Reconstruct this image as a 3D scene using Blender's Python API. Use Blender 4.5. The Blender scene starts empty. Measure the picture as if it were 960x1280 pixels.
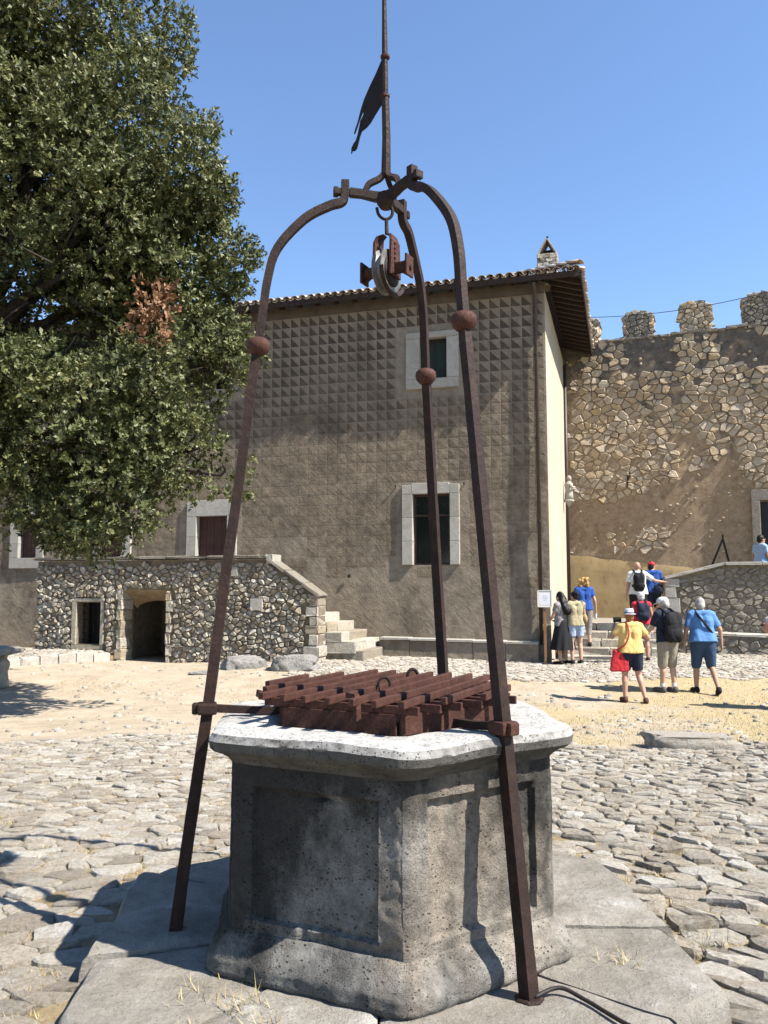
import bpy, bmesh, math, random
import numpy as np
from mathutils import Vector, Matrix, noise as mnoise

S = bpy.context.scene
COL = S.collection
rad = math.radians
rnd = random.Random(7)

# ------------------------------------------------------------------ camera, sky, sun, exposure
cam_d = bpy.data.cameras.new('camera')
cam = bpy.data.objects.new('camera', cam_d); COL.objects.link(cam)
cam.location = (0, 0, 1.65)
cam.rotation_euler = (rad(90 + 5.37), 0, 0)
cam_d.sensor_fit = 'VERTICAL'
cam_d.angle = 2 * math.atan(640 / 1010)
cam_d.clip_start = 0.05; cam_d.clip_end = 3000
S.camera = cam

SUN_EL, SUN_PHI = rad(50), rad(27)          # sun to the right, a little behind the camera
sdir = Vector((math.cos(SUN_EL) * math.cos(SUN_PHI), -math.cos(SUN_EL) * math.sin(SUN_PHI), math.sin(SUN_EL)))
W = bpy.data.worlds.new('World'); S.world = W; W.use_nodes = True
nt = W.node_tree
sky = nt.nodes.new('ShaderNodeTexSky'); sky.sky_type = 'NISHITA'; sky.sun_disc = False
sky.sun_elevation = SUN_EL; sky.sun_rotation = math.atan2(sdir.x, sdir.y)
sky.altitude = 300; sky.air_density = 1.0; sky.dust_density = 0.0; sky.ozone_density = 4.5
nt.links.new(sky.outputs[0], nt.nodes['Background'].inputs[0])
nt.nodes['Background'].inputs[1].default_value = 0.098
sun_d = bpy.data.lights.new('sun', 'SUN'); sun_d.energy = 5.0; sun_d.angle = rad(0.53); sun_d.color = (1, 0.95, 0.87)
sun = bpy.data.objects.new('sun', sun_d); COL.objects.link(sun)
sun.rotation_euler = sdir.to_track_quat('Z', 'Y').to_euler(); sun.location = (20, -10, 30)
S.view_settings.view_transform = 'Standard'; S.view_settings.look = 'None'
S.view_settings.exposure = 1.42; S.view_settings.gamma = 1; S.view_settings.use_curve_mapping = False

# ------------------------------------------------------------------ helpers
def tag(o, label=None, cat=None, group=None, kind=None):
    if label: o['label'] = label
    if cat: o['category'] = cat
    if group: o['group'] = group
    if kind: o['kind'] = kind
    return o

def empty(name, loc=(0, 0, 0), rz=0, label=None, cat=None, group=None):
    o = bpy.data.objects.new(name, None); COL.objects.link(o)
    o.location = loc; o.rotation_euler = (0, 0, rz); o.empty_display_size = 0.1
    return tag(o, label, cat, group)

def link(name, me, parent=None):
    o = bpy.data.objects.new(name, me); COL.objects.link(o)
    if parent is not None: o.parent = parent
    return o

def mesh(name, V, F, mats, parent=None, smooth=False, tone=None, mi=None):
    me = bpy.data.meshes.new(name)
    me.from_pydata([tuple(v) for v in V], [], [tuple(f) for f in F])
    for m in (mats if isinstance(mats, (list, tuple)) else [mats]): me.materials.append(m)
    if mi is not None: me.polygons.foreach_set('material_index', mi)
    if smooth: me.polygons.foreach_set('use_smooth', [True] * len(me.polygons))
    if tone is not None:
        a = me.attributes.new('tone', 'FLOAT', 'POINT')
        a.data.foreach_set('value', np.broadcast_to(np.asarray(tone, np.float32), (len(V),)).astype(np.float32).copy())
    me.update()
    return link(name, me, parent)

def fast_mesh(name, V, F, mat, parent=None, smooth=False):
    """F: (n,k) array of equal-sized faces"""
    V = np.asarray(V, np.float32); F = np.asarray(F, np.int32); k = F.shape[1]
    me = bpy.data.meshes.new(name)
    me.vertices.add(len(V)); me.vertices.foreach_set('co', V.ravel())
    me.loops.add(F.size); me.loops.foreach_set('vertex_index', F.ravel())
    me.polygons.add(len(F)); me.polygons.foreach_set('loop_start', np.arange(0, F.size, k, dtype=np.int32))
    me.polygons.foreach_set('loop_total', np.full(len(F), k, np.int32))
    if smooth: me.polygons.foreach_set('use_smooth', np.ones(len(F), bool))
    me.materials.append(mat); me.update(calc_edges=True); me.validate()
    return link(name, me, parent)

def nz(x, y, z=0.0): return mnoise.noise(Vector((x, y, z)))

class MB:
    def __init__(s): s.V = []; s.F = []
    def add(s, V, F):
        n = len(s.V); s.V += [tuple(v) for v in V]; s.F += [tuple(i + n for i in f) for f in F]; return s
    def box(s, c, sz, rz=0, rx=0, ry=0, bev=0.0, jit=0.0):
        """bevelled box"""
        M = Matrix.Rotation(rz, 3, 'Z') @ Matrix.Rotation(ry, 3, 'Y') @ Matrix.Rotation(rx, 3, 'X')
        c = Vector(c); hx, hy, hz = sz[0] / 2, sz[1] / 2, sz[2] / 2
        bm = bmesh.new(); bmesh.ops.create_cube(bm, size=1)
        for v in bm.verts: v.co = Vector((v.co.x * 2 * hx, v.co.y * 2 * hy, v.co.z * 2 * hz))
        if bev > 0: bmesh.ops.bevel(bm, geom=list(bm.edges), offset=bev, segments=2, profile=0.6, affect='EDGES')
        bm.verts.ensure_lookup_table()
        V = []
        for v in bm.verts:
            p = v.co.copy()
            if jit: p += Vector((rnd.uniform(-jit, jit), rnd.uniform(-jit, jit), rnd.uniform(-jit, jit)))
            V.append(M @ p + c)
        F = [[v.index for v in f.verts] for f in bm.faces]; bm.free()
        return s.add(V, F)
    def prism(s, poly, y0, y1):
        """polygon in x,z extruded along y"""
        n = len(poly)
        V = [(x, y0, z) for x, z in poly] + [(x, y1, z) for x, z in poly]
        F = [list(range(n)), list(range(2 * n - 1, n - 1, -1))] + [[i, n + i, n + (i + 1) % n, (i + 1) % n] for i in range(n)]
        return s.add(V, F)
    def tube(s, pts, r, n=8, rot=0.0, cap=True, up=None):
        pts = [Vector(p) for p in pts]; rs = r if isinstance(r, (list, tuple)) else [r] * len(pts)
        V = []; F = []; prev = None
        for i, p in enumerate(pts):
            t = (pts[min(i + 1, len(pts) - 1)] - pts[max(i - 1, 0)]).normalized()
            if prev is None:
                a = Vector(up) if up else (Vector((0, 0, 1)) if abs(t.z) < .9 else Vector((0, 1, 0)))
                x = a.cross(t).normalized()
            else: x = (prev - t * prev.dot(t)).normalized()
            prev = x; y = t.cross(x)
            for k in range(n):
                a = rot + 2 * math.pi * k / n
                V.append(p + (x * math.cos(a) + y * math.sin(a)) * rs[i])
        for i in range(len(pts) - 1):
            for k in range(n):
                F.append((i * n + k, i * n + (k + 1) % n, (i + 1) * n + (k + 1) % n, (i + 1) * n + k))
        if cap:
            F.append(tuple(range(n - 1, -1, -1))); F.append(tuple((len(pts) - 1) * n + k for k in range(n)))
        return s.add(V, F)
    def bar(s, pts, w, up=None):                       # square forged bar of width w
        ws = [x * 0.7071 for x in w] if isinstance(w, (list, tuple)) else w * 0.7071
        return s.tube(pts, ws, 4, math.pi / 4, True, up)
    def ell(s, c, r, n=14, m=9, M=None):
        V = []; F = []
        for i in range(m + 1):
            th = math.pi * i / m
            for k in range(n):
                a = 2 * math.pi * k / n
                p = Vector((r[0] * math.sin(th) * math.cos(a), r[1] * math.sin(th) * math.sin(a), r[2] * math.cos(th)))
                V.append((M @ p if M else p) + Vector(c))
        for i in range(m):
            for k in range(n):
                F.append((i * n + k, (i + 1) * n + k, (i + 1) * n + (k + 1) % n, i * n + (k + 1) % n))
        return s.add(V, F)
    def lathe(s, prof, c=(0, 0, 0), n=16):
        V = []; F = []
        for r, z in prof:
            for k in range(n):
                a = 2 * math.pi * k / n; V.append((c[0] + r * math.cos(a), c[1] + r * math.sin(a), c[2] + z))
        for i in range(len(prof) - 1):
            for k in range(n): F.append((i * n + k, i * n + (k + 1) % n, (i + 1) * n + (k + 1) % n, (i + 1) * n + k))
        F.append(tuple(range(n - 1, -1, -1))); F.append(tuple((len(prof) - 1) * n + k for k in range(n)))
        return s.add(V, F)
    def build(s, name, mat, parent=None, smooth=False, tone=None, flat_merge=False):
        return mesh(name, s.V, s.F, mat, parent, smooth, tone)

def auto_smooth(o, deg=35):
    me = o.data; me.polygons.foreach_set('use_smooth', [True] * len(me.polygons))
    bm = bmesh.new(); bm.from_mesh(me); lim = rad(deg)
    for e in bm.edges: e.smooth = (e.calc_face_angle(0) < lim) if len(e.link_faces) == 2 else False
    bm.to_mesh(me); bm.free(); return o

# ------------------------------------------------------------------ procedural materials
ALB = 0.74
class NT:
    def __init__(s, name):
        s.m = bpy.data.materials.new(name); s.m.use_nodes = True; s.t = s.m.node_tree
        s.b = s.t.nodes['Principled BSDF']; s.L = s.t.links.new
        s.tc = s.t.nodes.new('ShaderNodeTexCoord')
    def n(s, ty, **kw):
        o = s.t.nodes.new('ShaderNode' + ty)
        for k, v in kw.items():
            if k in o.inputs: o.inputs[k].default_value = v
            else: setattr(o, k, v)
        return o
    def noise(s, scale, detail=6, rough=.6, co=None, dist=0):
        o = s.n('TexNoise', Scale=scale, Detail=detail, Roughness=rough, Distortion=dist)
        s.L(co if co is not None else s.tc.outputs['Object'], o.inputs['Vector']); return o.outputs[0]
    def voro(s, scale, feature='F1', co=None, out='Distance'):
        o = s.n('TexVoronoi', Scale=scale); o.feature = feature
        s.L(co if co is not None else s.tc.outputs['Object'], o.inputs['Vector']); return o.outputs[out]
    def ramp(s, fac, stops, interp='LINEAR'):
        o = s.n('ValToRGB'); r = o.color_ramp; r.interpolation = interp
        while len(r.elements) < len(stops): r.elements.new(0.5)
        for e, (p, c) in zip(r.elements, stops):
            e.position = p; e.color = (c, c, c, 1) if isinstance(c, (int, float)) else (*c, 1)
        s.L(fac, o.inputs[0]); return o.outputs[0]
    def mix(s, fac, a, b, mode='MIX'):
        o = s.n('Mix', data_type='RGBA', blend_type=mode)
        for i, v in ((0, fac), (6, a), (7, b)):
            if isinstance(v, (int, float)): o.inputs[i].default_value = v
            elif isinstance(v, tuple): o.inputs[i].default_value = (*v, 1)
            else: s.L(v, o.inputs[i])
        return o.outputs[2]
    def math(s, op, a, b=0.5, clamp=False):
        o = s.n('Math', operation=op, use_clamp=clamp)
        for i, v in ((0, a), (1, b)):
            if isinstance(v, (int, float)): o.inputs[i].default_value = v
            else: s.L(v, o.inputs[i])
        return o.outputs[0]
    def attr(s, name='tone'):
        o = s.n('Attribute', attribute_name=name); return o.outputs['Fac']
    def sep(s, co=None):
        o = s.n('SeparateXYZ'); s.L(co if co is not None else s.tc.outputs['Object'], o.inputs[0]); return o.outputs
    def scaled(s, sc, rot=(0, 0, 0)):
        o = s.n('Mapping'); o.inputs['Scale'].default_value = sc; o.inputs['Rotation'].default_value = rot
        s.L(s.tc.outputs['Object'], o.inputs[0]); return o.outputs[0]
    def bump(s, h, strength=.5, dist=.02, prev=None):
        o = s.n('Bump', Strength=strength, Distance=dist); s.L(h, o.inputs['Height'])
        if prev is not None: s.L(prev, o.inputs['Normal'])
        return o.outputs[0]
    def out(s, col, rough=.85, nrm=None, metal=0.0, spec=.3):
        # ALB scales every base colour down evenly, balancing the raised exposure
        col = tuple(v * ALB for v in col) if isinstance(col, tuple) else s.mix(1., col, (ALB, ALB, ALB), 'MULTIPLY')
        if isinstance(col, tuple): s.b.inputs['Base Color'].default_value = (*col, 1)
        else: s.L(col, s.b.inputs['Base Color'])
        if isinstance(rough, (int, float)): s.b.inputs['Roughness'].default_value = rough
        else: s.L(rough, s.b.inputs['Roughness'])
        s.b.inputs['Metallic'].default_value = metal
        s.b.inputs['Specular IOR Level'].default_value = spec
        if nrm is not None: s.L(nrm, s.b.inputs['Normal'])
        return s.m

def simple(name, c1, c2, scale=8, rough=.8, bs=.3, bscale=60, bd=.01, metal=0, spec=.3):
    t = NT(name); f = t.noise(scale, 7, .65)
    col = t.ramp(f, [(.3, c1), (.7, c2)])
    return t.out(col, rough, t.bump(t.noise(bscale, 6, .7), bs, bd), metal, spec)

def stone_mat(name, cols, stain=(.1, .08, .06), stain_amt=.6, bscale=18, bs=.7, bd=.012):
    """individual stones: 'tone' picks the hue of each stone, noise mottles it"""
    t = NT(name)
    base = t.ramp(t.attr(), [(i / (len(cols) - 1), c) for i, c in enumerate(cols)])
    n1 = t.noise(7, 8, .7); n2 = t.noise(45, 5, .7)
    c = t.mix(t.ramp(n1, [(.45, 0.), (.75, stain_amt)]), base, stain)
    c = t.mix(t.ramp(n2, [(.32, .7), (.56, 0.)]), c, t.mix(1., c, (.52, .49, .44), 'MULTIPLY'))
    b = t.bump(t.noise(bscale, 9, .75), bs, bd * 3)
    b = t.bump(t.noise(bscale * 6, 4, .7), bs * .6, bd * .5, b)
    return t.out(c, .9, b, spec=.2)

M = {}
M['cobble'] = stone_mat('limestone cobble', [(.36, .315, .26), (.53, .48, .405), (.64, .595, .52), (.44, .39, .325), (.60, .53, .43), (.72, .69, .63)], (.46, .355, .22), .55, 26, 1., .016)
M['rubble'] = stone_mat('rubble masonry stone', [(.44, .39, .30), (.56, .505, .41), (.66, .61, .52), (.37, .325, .255), (.54, .445, .315), (.70, .66, .58)], (.20, .16, .115), .55, 16, .9, .02)
M['castle_stone'] = stone_mat('castle wall stone', [(.43, .335, .225), (.58, .475, .34), (.68, .58, .45), (.48, .395, .29), (.56, .43, .275), (.63, .51, .355)], (.27, .195, .125), .5, 12, .8, .02)
M['parapet_stone'] = stone_mat('parapet rubble stone', [(.30, .265, .215), (.38, .345, .285), (.26, .235, .195), (.33, .29, .235)], (.13, .11, .09), .6, 16, .8, .02)
M['dressed'] = stone_mat('dressed limestone', [(.46, .43, .375), (.54, .51, .46), (.42, .39, .335)], (.24, .20, .15), .5, 20, .5, .008)

t = NT('mortar of rubble walls')
M['mortar'] = t.out(t.ramp(t.noise(9, 8, .7), [(.3, (.14, .112, .08)), (.7, (.33, .27, .195))]), .95, t.bump(t.noise(30, 8, .75), 1., .03))

# --- castle wall plaster: tan render, grey lichen high up, warm ochre to the left and low
t = NT('castle wall plaster'); x, y, z = t.sep()
n1 = t.noise(.9, 8, .65); n2 = t.noise(5, 9, .72)
c = t.ramp(n2, [(.28, (.22, .155, .098)), (.5, (.38, .28, .182)), (.72, (.48, .37, .25))])
zz = t.math('ADD', t.math('MULTIPLY', z, .125), t.math('MULTIPLY', t.math('SUBTRACT', n1, .5), 1.3))
grey = t.ramp(zz, [(.80, 0.), (1.02, .9)])
c = t.mix(grey, c, t.ramp(n2, [(.3, (.055, .052, .048)), (.7, (.20, .185, .165))]))
c = t.mix(t.ramp(t.noise(2.3, 8, .7, t.scaled((1, 1, .35))), [(.55, 0.), (.75, .55)]), c, (.12, .095, .07))
M['castle_plaster'] = t.out(c, .95, t.bump(t.noise(26, 5, .7), .6, .015, t.bump(t.noise(6, 9, .75), .9, .06)), spec=.15)

t = NT('ochre plaster')
c = t.ramp(t.noise(1.6, 8, .65), [(.3, (.36, .255, .125)), (.6, (.52, .385, .205)), (.8, (.56, .43, .25))])
c = t.mix(t.ramp(t.noise(5, 8, .75, t.scaled((1, 1, .6))), [(.56, 0.), (.72, .7)]), c, (.18, .125, .07))
M['ochre'] = t.out(c, .92, t.bump(t.noise(20, 8, .7), .5, .012))

t = NT('cream plaster side wall')
c = t.ramp(t.noise(1.2, 8, .65, t.scaled((1, 1, .4))), [(.3, (.44, .375, .285)), (.7, (.58, .51, .405))])
c = t.mix(t.ramp(t.noise(9, 8, .7, t.scaled((1, 1, .25))), [(.5, 0.), (.75, .5)]), c, (.30, .24, .17))
M['cream'] = t.out(c, .9, t.bump(t.noise(25, 8, .7), .4, .01))

# --- sgraffito facade: weathered lime plaster, two tones that fade with wear
def facade(name, col_a, wear_lo, wear_hi):
    t = NT(name); x, y, z = t.sep()
    n1 = t.noise(.55, 8, .62); n2 = t.noise(4.5, 9, .72); n3 = t.noise(38, 5, .7)
    plain = t.ramp(n2, [(.22, (.10, .077, .055)), (.5, (.24, .19, .136)), (.78, (.39, .32, .235))])
    wz = t.math('ADD', t.math('MULTIPLY', z, -.15), t.math('ADD', 1.30, t.math('MULTIPLY', t.math('SUBTRACT', n1, .5), 1.7)))
    wz = t.math('ADD', wz, t.math('MULTIPLY', t.math('SUBTRACT', n2, .5), .55))
    wear = t.ramp(wz, [(.05, wear_lo), (.62, wear_hi)])
    c = t.mix(wear, t.mix(.35, col_a, t.mix(1., col_a, t.ramp(n2, [(.3, .55), (.7, 1.25)]), 'MULTIPLY')), plain)
    c = t.mix(t.ramp(t.noise(.8, 9, .74), [(.47, 0.), (.66, .7)]), c, (.085, .067, .052))
    c = t.mix(t.ramp(t.noise(1.3, 9, .75, t.scaled((1, 1, .5))), [(.52, 0.), (.7, .6)]), c, (.30, .255, .20))
    c = t.mix(t.ramp(n3, [(.35, .35), (.6, 0.)]), c, t.mix(1., c, (.6, .58, .56), 'MULTIPLY'))
    st = t.scaled((1, 1, 1), (0, rad(45), 0))
    mp = t.n('Mapping'); mp.inputs['Scale'].default_value = (9, 9, 1.3); t.L(st, mp.inputs[0])
    b = t.bump(t.noise(1., 6, .65, mp.outputs[0]), .6, .035)
    b = t.bump(t.noise(5, 9, .72), .8, .06, b)
    b = t.bump(t.noise(26, 7, .75), .6, .015, b)
    return t.out(c, .93, b, spec=.15)
M['sg_light'] = facade('sgraffito light plaster', (.33, .275, .21), .05, .90)
M['sg_dark'] = facade('sgraffito dark plaster', (.105, .080, .060), .05, .90)
M['fac_plain'] = facade('weathered facade plaster', (.40, .345, .27), .1, .6)

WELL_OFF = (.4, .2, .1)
t = NT('wellhead travertine')
n1 = t.noise(2.4, 9, .7); n2 = t.noise(13, 9, .75); n3 = t.noise(1.1, 5, .6, t.scaled((1, 1, .35)))
c = t.ramp(n1, [(.25, (.075, .072, .066)), (.42, (.17, .163, .150)), (.56, (.30, .286, .258)), (.76, (.43, .405, .36))])
c = t.mix(t.ramp(n3, [(.52, 0.), (.68, .6)]), c, (.33, .245, .165))
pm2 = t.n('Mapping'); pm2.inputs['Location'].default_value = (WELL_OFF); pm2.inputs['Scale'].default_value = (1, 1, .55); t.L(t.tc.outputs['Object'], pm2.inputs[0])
c = t.mix(t.ramp(t.noise(1.25, 9, .68, pm2.outputs[0]), [(.47, .95), (.60, 0.)]), c, t.ramp(n2, [(.3, (.012, .012, .011)), (.7, (.060, .056, .050))]))  # black patina; its offset also paints deeper shade onto the left face
c = t.mix(t.ramp(n2, [(.3, .6), (.55, 0.)]), c, (.05, .047, .042))
pm = t.n('Mapping'); pm.inputs['Scale'].default_value = (1, 1, 1.5); t.L(t.tc.outputs['Object'], pm.inputs[0])
v1 = t.voro(40, co=pm.outputs[0]); v2 = t.voro(125, co=pm.outputs[0]); gate = t.noise(9, 4, .6)
pits = t.math('MAXIMUM', t.math('MULTIPLY', t.ramp(v1, [(.10, 1.), (.24, 0.)]), t.ramp(gate, [(.47, 0.), (.60, 1.)])),
              t.math('MULTIPLY', t.ramp(v2, [(.12, .8), (.30, 0.)]), t.ramp(t.noise(6, 4, .6), [(.4, 0.), (.55, 1.)])))
c = t.mix(t.math('MULTIPLY', pits, .9), c, (.018, .016, .013))
b = t.bump(t.math('SUBTRACT', 1., pits), 1., .02)
b = t.bump(t.noise(30, 9, .75), .8, .02, b)
M['well'] = t.out(c, .93, b, spec=.2)

t = NT('worn rim stone with painted shade')
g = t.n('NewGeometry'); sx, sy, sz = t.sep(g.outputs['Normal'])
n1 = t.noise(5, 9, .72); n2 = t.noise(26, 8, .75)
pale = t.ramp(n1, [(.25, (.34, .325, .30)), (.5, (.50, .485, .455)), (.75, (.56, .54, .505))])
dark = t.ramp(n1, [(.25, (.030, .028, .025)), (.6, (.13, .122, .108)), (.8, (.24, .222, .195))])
c = t.mix(t.ramp(t.math('ADD', sz, t.math('MULTIPLY', t.math('SUBTRACT', n1, .5), .9)), [(.22, 0.), (.72, 1.)]), dark, pale)  # pale where facing up; shade of sides and underside put into the colour
c = t.mix(t.ramp(n2, [(.33, .6), (.5, 0.)]), c, (.12, .112, .10))
v1 = t.voro(70); pits = t.math('MULTIPLY', t.ramp(v1, [(.10, 1.), (.28, 0.)]), t.ramp(t.noise(8, 4, .6), [(.42, 0.), (.55, 1.)]))
c = t.mix(t.math('MULTIPLY', pits, .75), c, (.05, .045, .04))
M['rim'] = t.out(c, .92, t.bump(t.noise(38, 8, .75), .8, .015, t.bump(t.math('SUBTRACT', 1., pits), 1., .012)), spec=.2)

t = NT('platform slab stone')
n1 = t.noise(3.2, 9, .72); n2 = t.noise(17, 9, .75)
c = t.ramp(n1, [(.25, (.19, .17, .14)), (.48, (.31, .28, .235)), (.60, (.38, .35, .305)), (.70, (.56, .54, .50))])
c = t.mix(t.ramp(n2, [(.3, .55), (.52, 0.)]), c, (.16, .145, .12))
c = t.mix(t.ramp(t.voro(60), [(.08, .8), (.22, 0.)]), c, (.07, .062, .05))
M['slab'] = t.out(c, .92, t.bump(t.noise(30, 9, .75), .8, .015, t.bump(n1, .8, .07)), spec=.2)

def iron(name, a, b_, c_, rough=.62):
    t = NT(name); n1 = t.noise(14, 8, .7); n2 = t.noise(70, 6, .7)
    c = t.ramp(n1, [(.3, a), (.55, b_), (.78, c_)])
    c = t.mix(t.ramp(n2, [(.35, .55), (.6, 0.)]), c, (.02, .013, .010))
    return t.out(c, t.ramp(n2, [(.3, rough + .2), (.7, rough - .12)]), t.bump(t.noise(90, 7, .7), .55, .006, t.bump(t.noise(18, 4, .6), .4, .012)), 0., .18)
M['iron'] = iron('old wrought iron', (.016, .010, .008), (.036, .019, .015), (.070, .036, .027))
M['iron_dark'] = iron('blackened iron', (.008, .006, .006), (.016, .012, .011), (.030, .019, .016))
M['rust'] = iron('rust red painted iron', (.045, .018, .013), (.090, .036, .025), (.13, .058, .040), .7)
M['steel'] = simple('worn bright steel wheel', (.07, .068, .062), (.26, .25, .235), 14, .5, .3, 70, .004, .2)

t = NT('eave timber')
c = t.ramp(t.noise(2.5, 8, .65, t.scaled((6, 6, 6))), [(.3, (.022, .014, .011)), (.7, (.060, .039, .029))])
M['timber'] = t.out(c, .85, t.bump(t.noise(40, 6, .7), .4, .01))
t = NT('old clay roof tile')
base = t.ramp(t.attr(), [(0, (.30, .20, .14)), (.35, (.42, .33, .25)), (.7, (.50, .44, .37)), (1, (.26, .17, .12))])
c = t.mix(t.ramp(t.noise(9, 8, .7), [(.45, 0.), (.68, .8)]), base, (.52, .49, .43))
M['tile'] = t.out(c, .9, t.bump(t.noise(35, 7, .7), .6, .01))
M['soffit'] = simple('dark eave plaster', (.085, .066, .052), (.14, .112, .09), 3, .9, .4, 30)
M['glass'] = simple('dark window pane', (.008, .010, .010), (.02, .024, .022), 2, .12, .1, 6, .004, 0, .5)
M['wood_dark'] = simple('dark brown window wood', (.035, .018, .013), (.07, .036, .025), 12, .6, .3, 50)
M['wood_red'] = simple('reddish brown wooden door', (.045, .016, .012), (.085, .032, .022), 6, .65, .3, 40)
M['green_shutter'] = simple('dark green window screen', (.010, .020, .015), (.03, .045, .034), 20, .7, .4, 90)
M['grey_door'] = simple('pale grey wooden door', (.24, .225, .20), (.34, .325, .295), 5, .8, .3, 40)
M['black'] = simple('dark metal', (.015, .013, .012), (.03, .026, .024), 20, .6, .3, 60)
M['downpipe'] = simple('brown painted downpipe', (.055, .040, .034), (.09, .066, .055), 9, .5, .2, 60, .004, .2)
M['rubber'] = simple('black cable sheath', (.015, .012, .011), (.03, .02, .018), 30, .6, .2, 90)
M['bark'] = simple('holm oak bark', (.035, .028, .022), (.10, .082, .065), 10, .95, 1., 26, .04)
M['rock'] = stone_mat('bare limestone rock', [(.40, .385, .355), (.52, .50, .465), (.45, .42, .375)], (.16, .14, .115), .7, 8, 1., .05)

# leaves: glossy dark green above, a few yellowish
t = NT('holm oak leaf')
g = t.n('NewGeometry'); rpi = g.outputs['Random Per Island']
c = t.ramp(rpi, [(0, (.045, .056, .020)), (.4, (.105, .120, .042)), (.85, (.20, .205, .078)), (1, (.28, .26, .12))])
c = t.mix(t.ramp(t.noise(.7, 4, .6), [(.4, .45), (.65, 0.)]), c, t.mix(1., c, (.6, .72, .62), 'MULTIPLY'))
M['leaf'] = t.out(c, .5, None, 0, .28)
t.b.inputs['Transmission Weight'].default_value = 0.0
tr = t.n('BsdfTranslucent'); t.L(c, tr.inputs[0]); ms = t.n('MixShader'); ms.inputs[0].default_value = .14
t.L(t.b.outputs[0], ms.inputs[1]); t.L(tr.outputs[0], ms.inputs[2]); t.L(ms.outputs[0], t.t.nodes['Material Output'].inputs[0])
t = NT('dead brown leaf'); g = t.n('NewGeometry')
M['leaf_dead'] = t.out(t.ramp(g.outputs['Random Per Island'], [(0, (.12, .055, .025)), (.6, (.25, .125, .06)), (1, (.36, .20, .11))]), .7)
t = NT('dry straw grass'); g = t.n('NewGeometry')
M['straw'] = t.out(t.ramp(g.outputs['Random Per Island'], [(0, (.30, .22, .09)), (.5, (.46, .36, .17)), (.8, (.56, .46, .26)), (1, (.22, .22, .08))]), .8)

# --- ground: packed pale earth, dry grass, gravelly dust; all by world position
t = NT('courtyard earth'); x, y, z = t.sep()
n1 = t.noise(.45, 9, .65); n2 = t.noise(2.2, 9, .7); n3 = t.noise(16, 8, .75)
earth = t.ramp(n2, [(.3, (.31, .24, .16)), (.5, (.42, .345, .25)), (.72, (.51, .435, .33))])
grass = t.ramp(n3, [(.3, (.27, .20, .085)), (.5, (.42, .33, .175)), (.72, (.52, .43, .26))])
gx = t.math('ADD', t.math('MULTIPLY', x, .075), t.math('MULTIPLY', t.math('SUBTRACT', n1, .5), 2.6))
c = t.mix(t.ramp(gx, [(-.02 + .12, 0.), (.42, .95)]), earth, grass)
rust_ = t.ramp(t.math('ADD', n2, t.math('MULTIPLY', t.math('SUBTRACT', n1, .5), 1.2)), [(.62, 0.), (.78, .55)])
c = t.mix(rust_, c, (.33, .20, .09))
c = t.mix(t.ramp(t.noise(55, 4, .7), [(.52, 0.), (.66, .6)]), c, (.60, .565, .50))
c = t.mix(t.ramp(n3, [(.28, .6), (.42, 0.)]), c, (.21, .16, .10))
M['ground'] = t.out(c, .96, t.bump(t.noise(70, 5, .7), .6, .012, t.bump(n3, .7, .03)), spec=.1)
t = NT('joint dirt'); n2 = t.noise(6, 8, .7); n3 = t.noise(40, 6, .75)
c = t.ramp(n2, [(.3, (.15, .11, .065)), (.5, (.30, .23, .13)), (.72, (.44, .35, .21))])
M['joint'] = t.out(t.mix(t.ramp(n3, [(.35, .5), (.55, 0.)]), c, (.12, .09, .055)), .97, t.bump(n3, .8, .02))
# ------------------------------------------------------------------ stones from relaxed Voronoi cells
def voronoi(pts, sp):
    grid = {}
    for i, p in enumerate(pts): grid.setdefault((int(p[0] // sp), int(p[1] // sp)), []).append(i)
    out = []
    for i, (px, py) in enumerate(pts):
        gx, gy = int(px // sp), int(py // sp); nb = []
        for a in range(gx - 2, gx + 3):
            for b in range(gy - 2, gy + 3): nb += grid.get((a, b), [])
        R = sp * 1.6
        poly = [(px - R, py - R), (px + R, py - R), (px + R, py + R), (px - R, py + R)]
        nb.sort(key=lambda j: (pts[j][0] - px) ** 2 + (pts[j][1] - py) ** 2)
        for j in nb[1:16]:
            qx, qy = pts[j]; mx, my = (px + qx) / 2, (py + qy) / 2; nx, ny = qx - px, qy - py
            new = []; m = len(poly)
            for k in range(m):
                a, b = poly[k], poly[(k + 1) % m]
                da = (a[0] - mx) * nx + (a[1] - my) * ny; db = (b[0] - mx) * nx + (b[1] - my) * ny
                if da <= 0: new.append(a)
                if (da < 0 < db) or (db < 0 < da):
                    s = da / (da - db); new.append((a[0] + (b[0] - a[0]) * s, a[1] + (b[1] - a[1]) * s))
            poly = new
            if len(poly) < 3: break
        if len(poly) >= 3: out.append(poly)
        else: out.append(None)
    return out

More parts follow.
